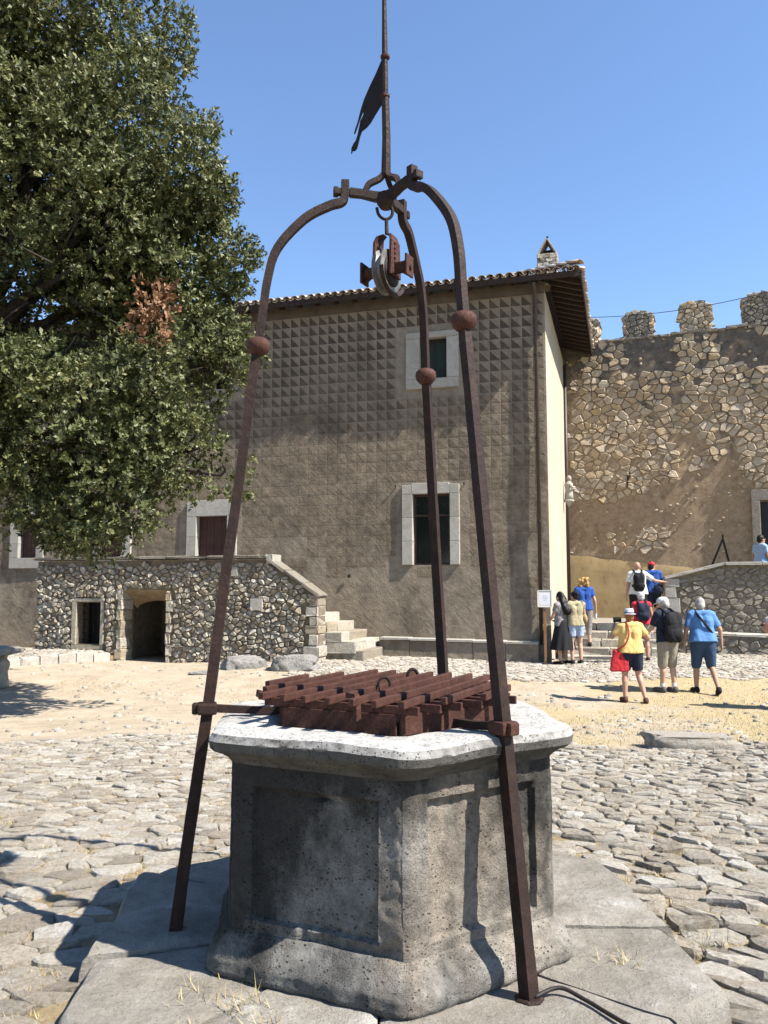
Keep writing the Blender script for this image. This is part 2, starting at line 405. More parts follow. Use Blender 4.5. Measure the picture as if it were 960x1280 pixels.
def cells(x0, x1, y0, y1, sp, seed, jit=.42, aniso=1.0, ang=0.0, inside=None):
    """irregular stone outlines covering a rectangle; aniso > 1 stretches them along ang"""
    r = random.Random(seed); ca, sa = math.cos(ang), math.sin(ang); cx, cy = (x0 + x1) / 2, (y0 + y1) / 2
    hw = math.hypot(x1 - x0, y1 - y0) / 2 + sp; pts = []
    n = int(hw * 2 / sp) + 1; na = int(hw * 2 / (sp * aniso)) + 1
    for i in range(na):
        for j in range(n):
            u = -hw / aniso + i * sp + (j % 2) * sp * .5; v = -hw + j * sp
            u += r.uniform(-jit, jit) * sp; v += r.uniform(-jit, jit) * sp
            X = cx + u * aniso * ca - v * sa; Y = cy + u * aniso * sa + v * ca
            if x0 - sp * 1.5 < X < x1 + sp * 1.5 and y0 - sp * 1.5 < Y < y1 + sp * 1.5:
                k = r.random()
                if k < .80: pts.append((u, v))
                if k > .68: pts.append((u + sp * r.uniform(.25, .6) * r.choice((-1, 1)), v + sp * r.uniform(.2, .55) * r.choice((-1, 1))))
    out = []
    for poly, p in zip(voronoi(pts, sp), pts):
        if poly is None: continue
        q = [(cx + u * aniso * ca - v * sa, cy + u * aniso * sa + v * ca) for u, v in poly]
        c = (sum(a for a, b in q) / len(q), sum(b for a, b in q) / len(q))
        if not (x0 < c[0] < x1 and y0 < c[1] < y1): continue
        if inside and not inside(*c): continue
        out.append(q)
    return out

def stone(q, gap, h, r, depth=.03, rings=2, rough=.08, cut=.27, tilt=.25):
    """one stone in (u, v, height): corner-cut outline, worn edges, uneven tilted top"""
    cx = sum(a for a, b in q) / len(q); cy = sum(b for a, b in q) / len(q)
    P = []
    m = len(q)
    for k in range(m):
        a, b = q[k], q[(k + 1) % m]
        if math.hypot(a[0] - b[0], a[1] - b[1]) < gap * 1.2:
            P.append(((a[0] + b[0]) / 2, (a[1] + b[1]) / 2)); continue
        c = cut * r.uniform(.6, 1.2)
        P.append((a[0] + (b[0] - a[0]) * c, a[1] + (b[1] - a[1]) * c)); P.append((a[0] + (b[0] - a[0]) * (1 - c), a[1] + (b[1] - a[1]) * (1 - c)))
    size = sum(math.hypot(a - cx, b - cy) for a, b in P) / len(P)
    f = max(.35, 1 - gap / size)
    P = [(cx + (a - cx) * f * (1 + r.uniform(-rough, rough)), cy + (b - cy) * f * (1 + r.uniform(-rough, rough))) for a, b in P]
    n = len(P); tx, ty = r.uniform(-tilt, tilt), r.uniform(-tilt, tilt)
    V = [(a, b, -depth) for a, b in P]
    lev = [(1.0, h * .45), (.94, h * .88), (.62, h * 1.0)] if rings == 3 else [(1.0, h * .55), (.84, h)]
    for s, z in lev:
        for a, b in P:
            da, db = (a - cx), (b - cy)
            V.append((cx + da * s, cy + db * s, z + (da * tx + db * ty) * s * (1 if z > 0 else 0) + r.uniform(-.16, .16) * h))
    V.append((cx, cy, h * (1.02 + r.uniform(-.08, .1))))
    F = []
    for l in range(len(lev)):
        for k in range(n): F.append((l * n + k, l * n + (k + 1) % n, (l + 1) * n + (k + 1) % n, (l + 1) * n + k))
    b0 = len(lev) * n; c = len(V) - 1
    for k in range(n): F.append((b0 + k, b0 + (k + 1) % n, c))
    return V, F, (cx, cy), size

def emit(stones, mp, name, mat, parent, key, rest_name, nmax=300, smooth=False):
    """the nmax stones that show largest become pieces of their own, the rest one joined piece"""
    stones = sorted(stones, key=key, reverse=True); r = random.Random(len(stones))
    for V, F, c, s in stones[:nmax]:
        o = mesh(name, [mp(*v) for v in V], F, mat, parent, smooth, r.random())
    rest = stones[nmax:]
    if rest:
        VV = []; FF = []; tn = []
        for V, F, c, s in rest:
            n = len(VV); VV += [mp(*v) for v in V]; FF += [tuple(i + n for i in f) for f in F]; tn += [r.random()] * len(V)
        o = mesh(rest_name, VV, FF, mat, parent, smooth, tn); o['kind'] = 'stuff'

# ------------------------------------------------------------------ ground
def sst(a, b, x):
    t_ = min(1, max(0, (x - a) / (b - a))); return t_ * t_ * (3 - 2 * t_)
def gz(x, y):
    base = float(np.interp(y, [0, 7, 12, 15, 19, 25], [0, 0, -.2, -.25, -.05, 0]))
    add = float(np.interp(x, [-9, -5, -2, 1, 4, 7, 10], [-.02, -.08, .04, 0, -.08, .1, .1]))
    w = sst(13, 17.5, y)
    return base * (1 - w) + add * w + .018 * nz(x * .55, y * .55) * sst(7, 10, y) - .012 * (1 - sst(8.2, 9.6, y + .7 * nz(x * .5, 3.1)))

xs = sorted(set([-400, -150, -60, -30, -18] + list(np.arange(-12, 12.01, .25)) + [18, 30, 60, 150, 400]))
ys = sorted(set([-300, -100, -40, -15, -6, -2] + list(np.arange(0, 24.01, .25)) + [30, 60, 150, 500]))
V = [(x, y, gz(x, y)) for y in ys for x in xs]; nx_ = len(xs)
F = [(j * nx_ + i, j * nx_ + i + 1, (j + 1) * nx_ + i + 1, (j + 1) * nx_ + i) for j in range(len(ys) - 1) for i in range(nx_ - 1)]
ground = tag(mesh('ground', V, F, M['ground'], None, True), kind='structure')

# platform outline (the step round the well) and the well's own axis
WX, WY, WD = .01, 3.87, rad(5)
def hexpt(R, k, c=(WX, WY)):
    a = WD - math.pi / 2 + k * math.pi / 3
    return (c[0] + R * math.cos(a), c[1] + R * math.sin(a))
def in_hex(x, y, R):
    for k in range(6):
        a, b = hexpt(R, k), hexpt(R, k + 1)
        if (b[0] - a[0]) * (y - a[1]) - (b[1] - a[1]) * (x - a[0]) < 0: return False
    return True
PLAT_R = 1.47
def edge_far(x): return 9.15 + .55 * nz(x * .55, 3.1) + .25 * nz(x * 2.1, 8.) + (.5 if x < -2 else 0)

# the paved court: bedding sheet and limestone cobbles
pv = tag(empty('courtyard_paving'), kind='structure')
xs2 = np.arange(-7.0, 7.51, .25); V = []; F = []; rows = 29
for x in xs2:
    yf = edge_far(x)
    for j in range(rows):
        y = 1.6 + (yf - 1.6) * j / (rows - 1); V.append((x, y, gz(x, y) + .006 - (.03 if j == rows - 1 else 0)))
for i in range(len(xs2) - 1):
    for j in range(rows - 1): F.append((i * rows + j, (i + 1) * rows + j, (i + 1) * rows + j + 1, i * rows + j + 1))
mesh('bedding', V, F, M['joint'], pv, True)
sr = random.Random(3); st = []
def vis(x, y): return abs(x) < .51 * y + .75
def add_cob(x0, x1, y0, y1, sp, seed, an, ang, gap, h, rings):
    for q in cells(x0, x1, y0, y1, sp, seed, .46, an, ang, lambda x, y: vis(x, y) and y < edge_far(x) and not in_hex(x, y, PLAT_R + .06)):
        if sr.random() < .008: continue
        st.append(stone(q, gap * sr.uniform(.6, 1.6), h * sr.uniform(.35, 1.4), sr, .03, rings, .09, .19, .12))
add_cob(-3.2, 0.0, 2.0, 5.2, .135, 11, 1.6, rad(14), .004, .026, 3)
add_cob(0.0, 3.6, 2.0, 5.2, .12, 12, 1.75, rad(-32), .006, .036, 3)
add_cob(-4.6, 0.2, 5.2, 9.9, .105, 13, 1.6, rad(8), .004, .022, 2)
add_cob(0.2, 5.6, 5.2, 9.9, .10, 14, 1.6, rad(-25), .006, .028, 2)
emit(st, lambda u, v, h: (u, v, gz(u, v) + .002 + h), 'cobblestone', M['cobble'], pv, lambda s: s[3] ** 2 / s[2][1] ** 3, 'far_cobblestones')

# smaller setts before the house and right stairs
st = []
for q in cells(-1.9, 9.6, 15.2, 19.6, .125, 21, .42, 1.25, rad(-10), lambda x, y: y > 15.55 + .35 * nz(x * .8, 7.) and y < 19.2 - .2943 * (x - 3.0) + (0 if x < 4 else 1.35)):
    st.append(stone(q, .012, .022 * sr.uniform(.5, 1.3), sr, .02, 2, .1, .25, .1))
pf = tag(empty('sett_paving'), kind='structure')
emit(st, lambda u, v, h: (u, v, gz(u, v) + .002 + h), 'sett', M['cobble'], pf, lambda s: s[3] ** 2 / s[2][1] ** 3, 'far_setts')

# scattered pebbles and scraps of stone on the earth between the pavings
st = []
for i in range(1900):
    y = 9.0 + 9.5 * sr.random() ** 1.3; x = sr.uniform(-.5, .5) * y
    if nz(x * .7, y * .7, 5.) < -.05 and sr.random() < .8: continue
    s = .018 + .05 * sr.random() ** 3
    a0 = sr.random() * 6; q = [(x + s * math.cos(a0 + k * 1.257) * sr.uniform(.7, 1.4), y + s * math.sin(a0 + k * 1.257) * sr.uniform(.6, 1)) for k in range(5)]
    st.append(stone(q, .001, s * .45, sr, .02, 2))
VV = []; FF = []; tn = []
for V, F, c, s in st:
    n = len(VV); VV += [(u, v, gz(u, v) + h) for u, v, h in V]; FF += [tuple(i + n for i in f) for f in F]; tn += [sr.random()] * len(V)
tag(mesh('pebbles', VV, FF, M['cobble'], None, True, tn), 'loose pebbles and stone scraps strewn over the bare earth', 'pebbles', kind='stuff')

# dry grass: blades in the joints and on the burnt lawn
V = []; F = []
def blade(x, y, z, L, w):
    a = sr.random() * 6.283; b = sr.uniform(.3, 1.1); dx, dy = math.cos(a), math.sin(a); n = len(V)
    V.extend([(x - dy * w, y + dx * w, z), (x + dy * w, y - dx * w, z), (x + dx * L * b, y + dy * L * b, z + L * (1.15 - b * .6))]); F.append((n, n + 1, n + 2))
for i in range(9000):                       # tufts between the cobbles
    y = 2.6 + 6.8 * sr.random(); x = sr.uniform(-.52, .52) * (y + .5)
    if y > edge_far(x) or in_hex(x, y, PLAT_R - .02) or nz(x * 1.3, y * 1.3, 2.) < -.02: continue
    for k in range(5): blade(x + sr.gauss(0, .035), y + sr.gauss(0, .02), gz(x, y) + .008, sr.uniform(.015, .05), .0022)
for i in range(30000):
    y = 9.0 + 6.8 * sr.random(); x = sr.uniform(-.5, .52) * y
    if y < edge_far(x) - .1 or nz(x * .45, y * .45, 9.) + x * .055 < .02: continue
    blade(x, y, gz(x, y) - .003, sr.uniform(.015, .06), .004)
for cx, cy, n, L in ((-.52, 3.12, 45, .09), (-.45, 3.0, 25, .07), (.98, 3.5, 40, .06), (-.6, 2.9, 15, .06), (1.5, 3.9, 60, .08), (-.7, 3.2, 30, .07), (1.75, 3.5, 90, .06), (1.3, 4.7, 70, .06)):
    for k in range(n): x, y = cx + sr.gauss(0, .05), cy + sr.gauss(0, .05); blade(x, y, .12 if in_hex(x, y, PLAT_R) else .01, L * sr.uniform(.5, 1.1), .002)
tag(fast_mesh('dry_grass', V, F, M['straw']), 'sparse straw coloured dry grass in the joints and on the lawn', 'grass', kind='stuff')

# ------------------------------------------------------------------ the well platform: hexagonal step of worn slabs
plat = empty('well_platform', (0, 0, 0), 0, 'low hexagonal step of worn grey stone slabs around the well', 'platform')
def hexR(a, R):                               # radius of a hexagon at bearing a
    m = (a - (WD - math.pi / 2)) % (math.pi / 3) - math.pi / 6
    return R * math.cos(math.pi / 6) / math.cos(m)
joints = [-128, -92, -38, -2, 47, 100, 152, 196]
for i, a0 in enumerate(joints):
    a1 = joints[(i + 1) % len(joints)]; a1 += 360 if a1 <= a0 else 0
    n = 22; m = 12; V = []; F = []; hz = .122 + sr.uniform(-.012, .012); dr = sr.uniform(-.03, .03); wob = sr.random() * 40
    for k in range(n + 1):
        a = rad(a0 + .35 + (a1 - a0 - .7) * k / n)
        Ro = hexR(a, PLAT_R) + dr + .022 * nz(a * 4, wob) + .008 * nz(a * 17, wob); Ri = hexR(a, .70)
        e = min(k, n - k); ed = .012 if e == 0 else 0
        prof = [(Ri, 0)] + [(Ri + (Ro - Ri) * f, 1) for f in np.linspace(.02, .955, m - 4)] + [(Ro - .012, .80), (Ro, .45), (Ro + .006, -.3)]
        for R, f in prof:
            x, y = WX + R * math.cos(a), WY + R * math.sin(a)
            z = hz * f if f < 1 else hz - ed + .009 * nz(x * 5, y * 5, wob) + .005 * nz(x * 16, y * 16)
            V.append((x, y, z))
    for k in range(n):
        for j in range(m - 1): F.append((k * m + j, k * m + j + 1, (k + 1) * m + j + 1, (k + 1) * m + j))
    F.append(tuple(range(m))); F.append(tuple(n * m + j for j in range(m - 1, -1, -1)))
    auto_smooth(mesh('slab', V, F, M['slab'], plat, True), 50)

# ------------------------------------------------------------------ the wellhead
well = empty('stone_well', (WX, WY, 0), 0, 'hexagonal grey pitted stone wellhead with moulded rim under the iron tripod', 'well')
def ring(R, z, ns, rnd_, disp, panel=None, seed=0.):
    out = []
    for k in range(6):
        a, b = hexpt(R, k, (0, 0)), hexpt(R, k + 1, (0, 0))
        nx, ny = (a[0] + b[0]), (a[1] + b[1]); l = math.hypot(nx, ny); nx /= l; ny /= l
        for s in range(ns):
            f = s / ns; x, y = a[0] + (b[0] - a[0]) * f, a[1] + (b[1] - a[1]) * f
            e = min(f, 1 - f) * R                                            # distance to the corner: worn round
            d = -rnd_ * max(0, 1 - e / (rnd_ * 2.2)) ** 2
            d += disp * (nz(x * 4 + seed, y * 4, z * 4) + .6 * nz(x * 14, y * 14, z * 14 + seed) + .35 * nz(x * 40, y * 40, z * 40))
            if panel: d += panel(f, z, k)
            out.append((x + nx * d, y + ny * d, z))
    return out
def loft(name, prof, ns, rnd_, disp, mat, panel=None, wav=0., cap=False):
    V = []; n = 6 * ns
    for R, z in prof:
        rg = ring(R, z, ns, rnd_, disp, panel)
        if wav: rg = [(x, y, zz + wav * (nz(x * 2.6, y * 2.6) + .4 * nz(x * 9, y * 9)) * sst(.9, 1.05, zz)) for x, y, zz in rg]
        V += rg
    F = [(i * n + k, i * n + (k + 1) % n, (i + 1) * n + (k + 1) % n, (i + 1) * n + k) for i in range(len(prof) - 1) for k in range(n)]
    return auto_smooth(mesh(name, V, F, mat, well, True), 32 if name == 'rim' else 55)
def rep(a, b, n): return [(a[0] + (b[0] - a[0]) * i / n, a[1] + (b[1] - a[1]) * i / n) for i in range(n)]
base_prof = [(.60, .10)] + rep((.845, .105), (.872, .135), 3) + rep((.872, .135), (.870, .185), 4) + rep((.870, .185), (.850, .215), 3) + rep((.850, .215), (.806, .262), 5) + rep((.806, .262), (.788, .282), 2) + [(.786, .285), (.70, .286)]
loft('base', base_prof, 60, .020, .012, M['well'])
def panel(f, z, k):
    d = 0; lo, hi = (.145, .855)
    iu = sst(lo - .008, lo + .010, f) * (1 - sst(hi - .010, hi + .008, f)); iz = sst(.325, .338, z) * (1 - sst(.838, .85, z))
    d -= .030 * iu * iz
    if k == 5:                                                               # broken patch low on the left face
        p = sst(.40, .46, f + .03 * nz(z * 20, 1.)) * (1 - sst(.30, .36, z + .05 * nz(f * 9, 2.) + .02 * nz(f * 30, 2.))) * (1 - sst(.94, .99, f))
        d += p * (-.02 + .012 * nz(f * 30, z * 40))
        d -= .03 * math.exp(-((f - .53) / .055) ** 2 - ((z - .822) / .007) ** 2)
        d -= .010 * sst(.862, .872, f) * (0.5 + .6 * nz(f * 20, z * 25))
    if k == 0: d += .004 * nz(f * 25, z * 18)
    return d
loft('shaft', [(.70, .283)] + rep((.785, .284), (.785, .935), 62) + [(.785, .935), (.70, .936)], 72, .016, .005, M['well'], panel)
rim_prof = [(.70, .932)] + rep((.793, .932), (.803, .945), 2) + rep((.803, .945), (.806, .953), 2) + rep((.815, .955), (.835, .968), 3) + rep((.840, .972), (.845, .978), 2) + rep((.866, .982), (.884, .998), 3) + rep((.884, .998), (.889, 1.030), 4) + rep((.889, 1.030), (.872, 1.058), 4) + rep((.872, 1.058), (.83, 1.066), 3) + rep((.83, 1.066), (.60, 1.063), 9) + rep((.60, 1.063), (.555, 1.045), 4) + rep((.555, 1.045), (.545, .8), 4) + [(.545, .6)]
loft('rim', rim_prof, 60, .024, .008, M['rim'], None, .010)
mesh('water', [(.6 * math.cos(k * math.pi / 3), .6 * math.sin(k * math.pi / 3), .62) for k in range(6)], [tuple(range(6))], M['black'], well)

# ------------------------------------------------------------------ the iron tripod over the well
tri = empty('iron_tripod', (WX, WY, .12), 0, 'tall rusty wrought iron tripod with flag finial standing over the well', 'tripod')
def smooth_path(P, n=6):
    P = [Vector(p) for p in P]; out = []
    for i in range(len(P) - 1):
        p0, p1, p2, p3 = P[max(i - 1, 0)], P[i], P[i + 1], P[min(i + 2, len(P) - 1)]
        for k in range(n):
            t_ = k / n
            out.append(.5 * ((2 * p1) + (p2 - p0) * t_ + (2 * p0 - 5 * p1 + 4 * p2 - p3) * t_ ** 2 + (3 * p1 - 3 * p2 + p3 - p0) * t_ ** 3))
    out.append(P[-1]); return out
LEGS = [(-173.5, .945, .62, .58), (-52.5, .875, .555, .525), (65.5, .92, .53, .50)]
def leg_r(L, z): return L[1] + (L[2] - L[1]) * (z - .12) / (2.82 - .12)
for li, L in enumerate(LEGS):
    a = rad(L[0]); ca, sa = math.cos(a), math.sin(a)
    P = lambda r, z: Vector((r * ca, r * sa, z - .12))
    def tw(z): return .006 * nz(z * 1.3, li * 7.)
    pts = [P(leg_r(L, z) + tw(z), z) for z in np.linspace(.09, 2.80, 26)]
    leg = MB().bar(pts, [.053 + .004 * nz(i * .7, li) - .012 * i / 25 for i in range(26)], up=(-sa, ca, 0)).build('leg', M['iron'], tri)
    up = [P(L[2], 2.82), P((L[2] + L[3]) / 2, 2.98), P(L[3], 3.14), P(L[3] - .045, 3.30), P(L[3] * .70, 3.455), P(.285, 3.530), P(.225, 3.552), P(.205, 3.585), P(.205, 3.665)]
    MB().bar(smooth_path(up, 5), .038, up=(-sa, ca, 0)).build('upper_leg', M['iron'], tri)
    # forged collar knob
    kx = MB(); c = P(L[2], 2.815)
    kx.lathe([(.026, -.052), (.036, -.046), (.052, -.028), (.058, -.006), (.055, .014), (.042, .028), (.027, .034)], c, 18)
    auto_smooth(kx.build('knob', M['rust'], tri), 40)
    # clamp at rim height and the flat tie running in to the grating
    zc = 1.10; c = P(leg_r(L, zc), zc); cl = MB()
    cl.box(c, (.088, .088, .052), a + (0 if li else .1), bev=.010)
    cl.box(P(leg_r(L, zc) + .052, zc), (.03, .05, .05), a, bev=.008)
    cl.build('clamp', M['rust'] if li else M['iron'], tri)
    MB().bar([P(leg_r(L, zc) - .03, zc), P(.60, zc - .012), P(.42, zc - .016)], [.034, .032, .032]).build('tie', M['iron'], tri)
    # lead in the foot socket
    ft = MB(); c = P(leg_r(L, .12), .12)
    ft.lathe([(.058, -.01), (.054, .004), (.044, .010), (.03, .012)], c, 7); ft.V = [(x + .012 * nz(x * 40, y * 40), y + .012 * nz(y * 40, x * 40, 3.), z) for x, y, z in ft.V]; ft.build('socket', M['iron'], tri)
# the three-armed head
for li, L in enumerate(LEGS):
    a = rad(L[0]); ca, sa = math.cos(a), math.sin(a); P = lambda r, z, o=0: Vector((r * ca - o * sa, r * sa + o * ca, z - .12))
    MB().bar([P(-.01, 3.585), P(.06, 3.592), P(.12, 3.602), P(.18, 3.606)], [.046, .040, .036, .038], up=(-sa, ca, 0)).build('arm', M['iron'], tri)
    MB().box(P(.206, 3.606), (.075, .032, .032), a, bev=.004).box(P(.250, 3.606), (.026, .045, .040), a, bev=.006).build('wedge', M['iron'], tri)
    MB().bar(smooth_path([P(.105, 3.615), P(.085, 3.655), P(.035, 3.685), P(.012, 3.715), P(.006, 3.76)], 4), .026).build('fork_prong', M['iron'], tri)
MB().lathe([(.03, -.05), (.045, -.03), (.045, .02), (.03, .03)], (0, 0, 3.585 - .12), 10).build('hub', M['iron'], tri)
pole = [(0, 0, 3.71 - .12), (.002, 0, 3.9 - .12), (-.003, 0, 4.12 - .12)]
MB().tube(pole, [.024, .021, .019], 8).build('pole', M['iron'], tri)
MB().tube([(-.003, 0, 4.12 - .12), (-.006, 0, 4.34 - .12), (-.009, 0, 4.66 - .12), (-.01, 0, 4.8 - .12)], [.015, .015, .011, .006], 8).build('spire', M['iron'], tri)
for z in (4.125, 4.335): MB().lathe([(.016, -.012), (.024, -.006), (.024, .006), (.016, .012)], (-.004, 0, z - .12), 10).build('pole_ring', M['rust'], tri)
# the wind flag: one swallow-tailed iron sheet with real thickness
fl = [(0, 4.345), (-.010, 4.335), (-.045, 4.265), (-.075, 4.215), (-.105, 4.155), (-.122, 4.105), (-.135, 4.055), (-.149, 4.018), (-.155, 3.997), (-.149, 4.000), (-.140, 4.022), (-.126, 4.060), (-.112, 4.092), (-.104, 4.094), (-.108, 4.074), (-.122, 4.052), (-.128, 4.020), (-.136, 3.982), (-.146, 3.955), (-.157, 3.945), (-.168, 3.925), (-.169, 3.895), (-.163, 3.908), (-.152, 3.902), (-.140, 3.912), (-.132, 3.940), (-.124, 3.972), (-.116, 3.992), (-.090, 4.002), (-.070, 4.018), (-.045, 4.052), (-.022, 4.080), (0, 4.102)]
b = MB(); b.prism([(x * 1.3, z - .12) for x, z in fl[::-1]], -.003, .003)
fo = b.build('flag', M['iron_dark'], tri); fo.rotation_euler = (0, 0, rad(-38)); fo.location = (-.006, 0, 0)

# ------------------------------------------------------------------ pulley hanging in the tripod
pul = empty('well_pulley', (0.012, WY, 3.08), rad(0), 'rusty iron pulley block with grey wheel hanging from a hook in the tripod', 'pulley')
def PZ(z): return z - 3.08
# S hook
hk = [(-.048, 0, PZ(3.538)), (-.040, 0, PZ(3.505)), (-.022, 0, PZ(3.484)), (0, 0, PZ(3.478)), (.020, 0, PZ(3.488)), (.030, 0, PZ(3.510)), (.026, 0, PZ(3.535)), (.008, 0, PZ(3.548)), (-.002, 0, PZ(3.56))]
MB().tube(smooth_path(hk, 4), [.008] * 33, 8).build('hook', M['iron'], pul)
MB().tube([(0, 0, PZ(3.482)), (.002, 0, PZ(3.40))], [.009, .010], 8).build('shank', M['iron'], pul)
RY = rad(28)                                    # wheel axle direction, seen a little from below
ax = Vector((math.cos(RY), -math.sin(RY), 0)); ay = Vector((math.sin(RY), math.cos(RY), 0)); az = Vector((0, 0, 1))
def Q(a, b_, c): return ax * a + ay * b_ + az * c
for s in (-1, 1):
    b = MB(); pts = [Q(s * .012, 0, PZ(3.395)), Q(s * .036, 0, PZ(3.385)), Q(s * .046, 0, PZ(3.35)), Q(s * .046, 0, PZ(3.26)), Q(s * .046, 0, PZ(3.175))]
    V = []
    for i, p in enumerate(pts):
        w = (.020, .032, .044, .050, .056)[i]
        for dy in (-w, w):
            for dx in (-.006, .006): V.append(p + ay * dy + ax * dx)
    F = []
    for i in range(len(pts) - 1):
        o = i * 4; F += [(o, o + 1, o + 5, o + 4), (o + 2, o + 6, o + 7, o + 3), (o, o + 4, o + 6, o + 2), (o + 1, o + 3, o + 7, o + 5)]
    F += [(0, 2, 3, 1), (len(V) - 4, len(V) - 3, len(V) - 1, len(V) - 2)]
    b.add(V, F); b.build('cheek_plate', M['rust'], pul)
    b = MB()                                    # flanged end of the axle yoke
    c = Q(s * .125, 0, PZ(3.215)); Rz = -RY
    b.box(Q(s * .085, 0, PZ(3.215)), (.085, .034, .05), Rz, bev=.004); b.box(c, (.012, .075, .105), Rz, bev=.004)
    V = [Q(s * .06, .006, PZ(3.205)), Q(s * .118, .006, PZ(3.165)), Q(s * .118, .006, PZ(3.262)), Q(s * .06, -.006, PZ(3.205)), Q(s * .118, -.006, PZ(3.165)), Q(s * .118, -.006, PZ(3.262))]
    b.add(V, [(0, 1, 2), (5, 4, 3), (0, 3, 4, 1), (1, 4, 5, 2), (2, 5, 3, 0)]); b.build('axle_flange', M['rust'], pul)
    for z in (3.34, 3.315, 3.29, 3.265, 3.24): MB().ell(Q(s * .054, -.012, PZ(z)), (.007, .007, .007), 8, 5).build('rivet', M['rust'], pul)
for s in (-1, 1):
    V = [Q(s * x_, r_ * math.cos(2 * math.pi * k / 32), PZ(3.205) + r_ * math.sin(2 * math.pi * k / 32)) for r_, x_ in ((.078, .0275), (.078, .0315), (.02, .034)) for k in range(32)]
    F = [(i * 32 + k, i * 32 + (k + 1) % 32, (i + 1) * 32 + (k + 1) % 32, (i + 1) * 32 + k) for i in range(2) for k in range(32)]
    mesh('wheel_disc', V, F, M['iron_dark'], pul, True)
prof = [(.02, -.03), (.085, -.028), (.108, -.026), (.110, -.021), (.088, -.006), (.088, .006), (.110, .021), (.108, .026), (.085, .028), (.02, .03)]
V = []; F = []; n = 32
for r, x in prof:
    for k in range(n): a = 2 * math.pi * k / n; V.append(Q(x, r * math.cos(a), PZ(3.205) + r * math.sin(a)))
for i in range(len(prof) - 1):
    for k in range(n): F.append((i * n + k, i * n + (k + 1) % n, (i + 1) * n + (k + 1) % n, (i + 1) * n + k))
F += [tuple(range(n - 1, -1, -1)), tuple((len(prof) - 1) * n + k for k in range(n))]
auto_smooth(mesh('wheel', V, F, M['steel'], pul, True), 30)
b = MB(); pts = [Q(.030 + .004, .118 * math.cos(a), PZ(3.205) + .118 * math.sin(a)) for a in np.linspace(rad(185), rad(330), 12)]
b.bar(pts, .02); b.build('rope_guard', M['iron'], pul)
MB().tube([Q(-.14, 0, PZ(3.205)), Q(.14, 0, PZ(3.205))], .012, 8).build('axle', M['iron'], pul)

# ------------------------------------------------------------------ the grating that closes the well mouth
gr = empty('well_grating', (WX, WY, 1.06), WD, 'rust red iron grating of crossed bars lying over the well mouth', 'grating')
GR = .615                                        # hexagon radius of the grating
def span(off, R, d):                             # chord of the hexagon (corner on -y) at distance off along direction d
    lo, hi = 9, -9; c, s = math.cos(d), math.sin(d)
    for i in range(-400, 401):
        t_ = i * .0025; x, y = c * t_ - s * off, s * t_ + c * off
        ok = all(math.cos(rad(-60 + k * 60)) * x + math.sin(rad(-60 + k * 60)) * y <= R * .866 for k in range(6))
        if ok: lo = min(lo, t_); hi = max(hi, t_)
    return (lo, hi) if hi > lo else None
for k in range(6):                                # plates of the frame
    a0 = rad(-90 + k * 60); p = [Vector((GR * .90 * math.cos(a0 + d), GR * .90 * math.sin(a0 + d), 0)) for d in (0, math.pi / 3)]
    m = (p[0] + p[1]) / 2; L = (p[1] - p[0]).length
    MB().box((m.x, m.y, .038), (L * .97, .014, .085), a0 + math.pi / 3 * .5 + math.pi / 2, bev=.003).build('frame_plate', M['rust'], gr)
for i in range(-5, 6):                            # lower bars
    off = i * .098 + .02; s = span(off, GR, rad(-30))
    if not s or s[1] - s[0] < .12: continue
    c, sn = math.cos(rad(-30)), math.sin(rad(-30)); m = (s[0] + s[1]) / 2
    MB().box((c * m - sn * off, sn * m + c * off, .098), (s[1] - s[0] + .04, .022, .034), rad(-30), bev=.003).build('cross_bar', M['rust'], gr)
for i in range(-5, 6):                            # upper bars
    off = i * .108; s = span(off, GR * 1.03, rad(60))
    if not s or s[1] - s[0] < .12: continue
    c, sn = math.cos(rad(60)), math.sin(rad(60)); m = (s[0] + s[1]) / 2
    MB().box((c * m - sn * off, sn * m + c * off, .1305), (s[1] - s[0] + .05, .026, .030), rad(60) + rnd.uniform(-.012, .012), bev=.004).build('top_bar', M['rust'], gr)
def loop_(x, y, z, r, rz, t_=.007):
    P = [(x + r * math.cos(rz) * math.cos(a), y + r * math.sin(rz) * math.cos(a), z + r * 1.2 * math.sin(a)) for a in np.linspace(-.25, math.pi + .25, 12)]
    return MB().tube(P, t_, 8)
loop_(-.02, -.12, .15, .028, .2).build('lifting_ring', M['iron'], gr)
loop_(.17, .36, .14, .026, .1, .009).build('lifting_ring', M['iron'], gr)
MB().bar([(-.20, -.46, .150), (-.17, -.50, .150), (-.165, -.51, .10), (-.165, -.515, .03)], .024).build('hasp', M['rust'], gr)
MB().bar([(-.56, -.14, .10), (-.585, -.155, .115), (-.58, -.15, .135)], .022).build('hinge', M['rust'], gr)

cb = MB(); cb.tube(smooth_path([(.56, 3.16, .135), (.66, 3.20, .150), (.74, 3.14, .137), (.80, 3.05, .134), (.86, 2.96, .134), (.95, 2.88, .134), (1.02, 2.72, .10)], 6), .008, 8)
tag(cb.build('cable', M['rubber'], None, True), 'thin black cable running from the right tripod foot over the slabs', 'cable')
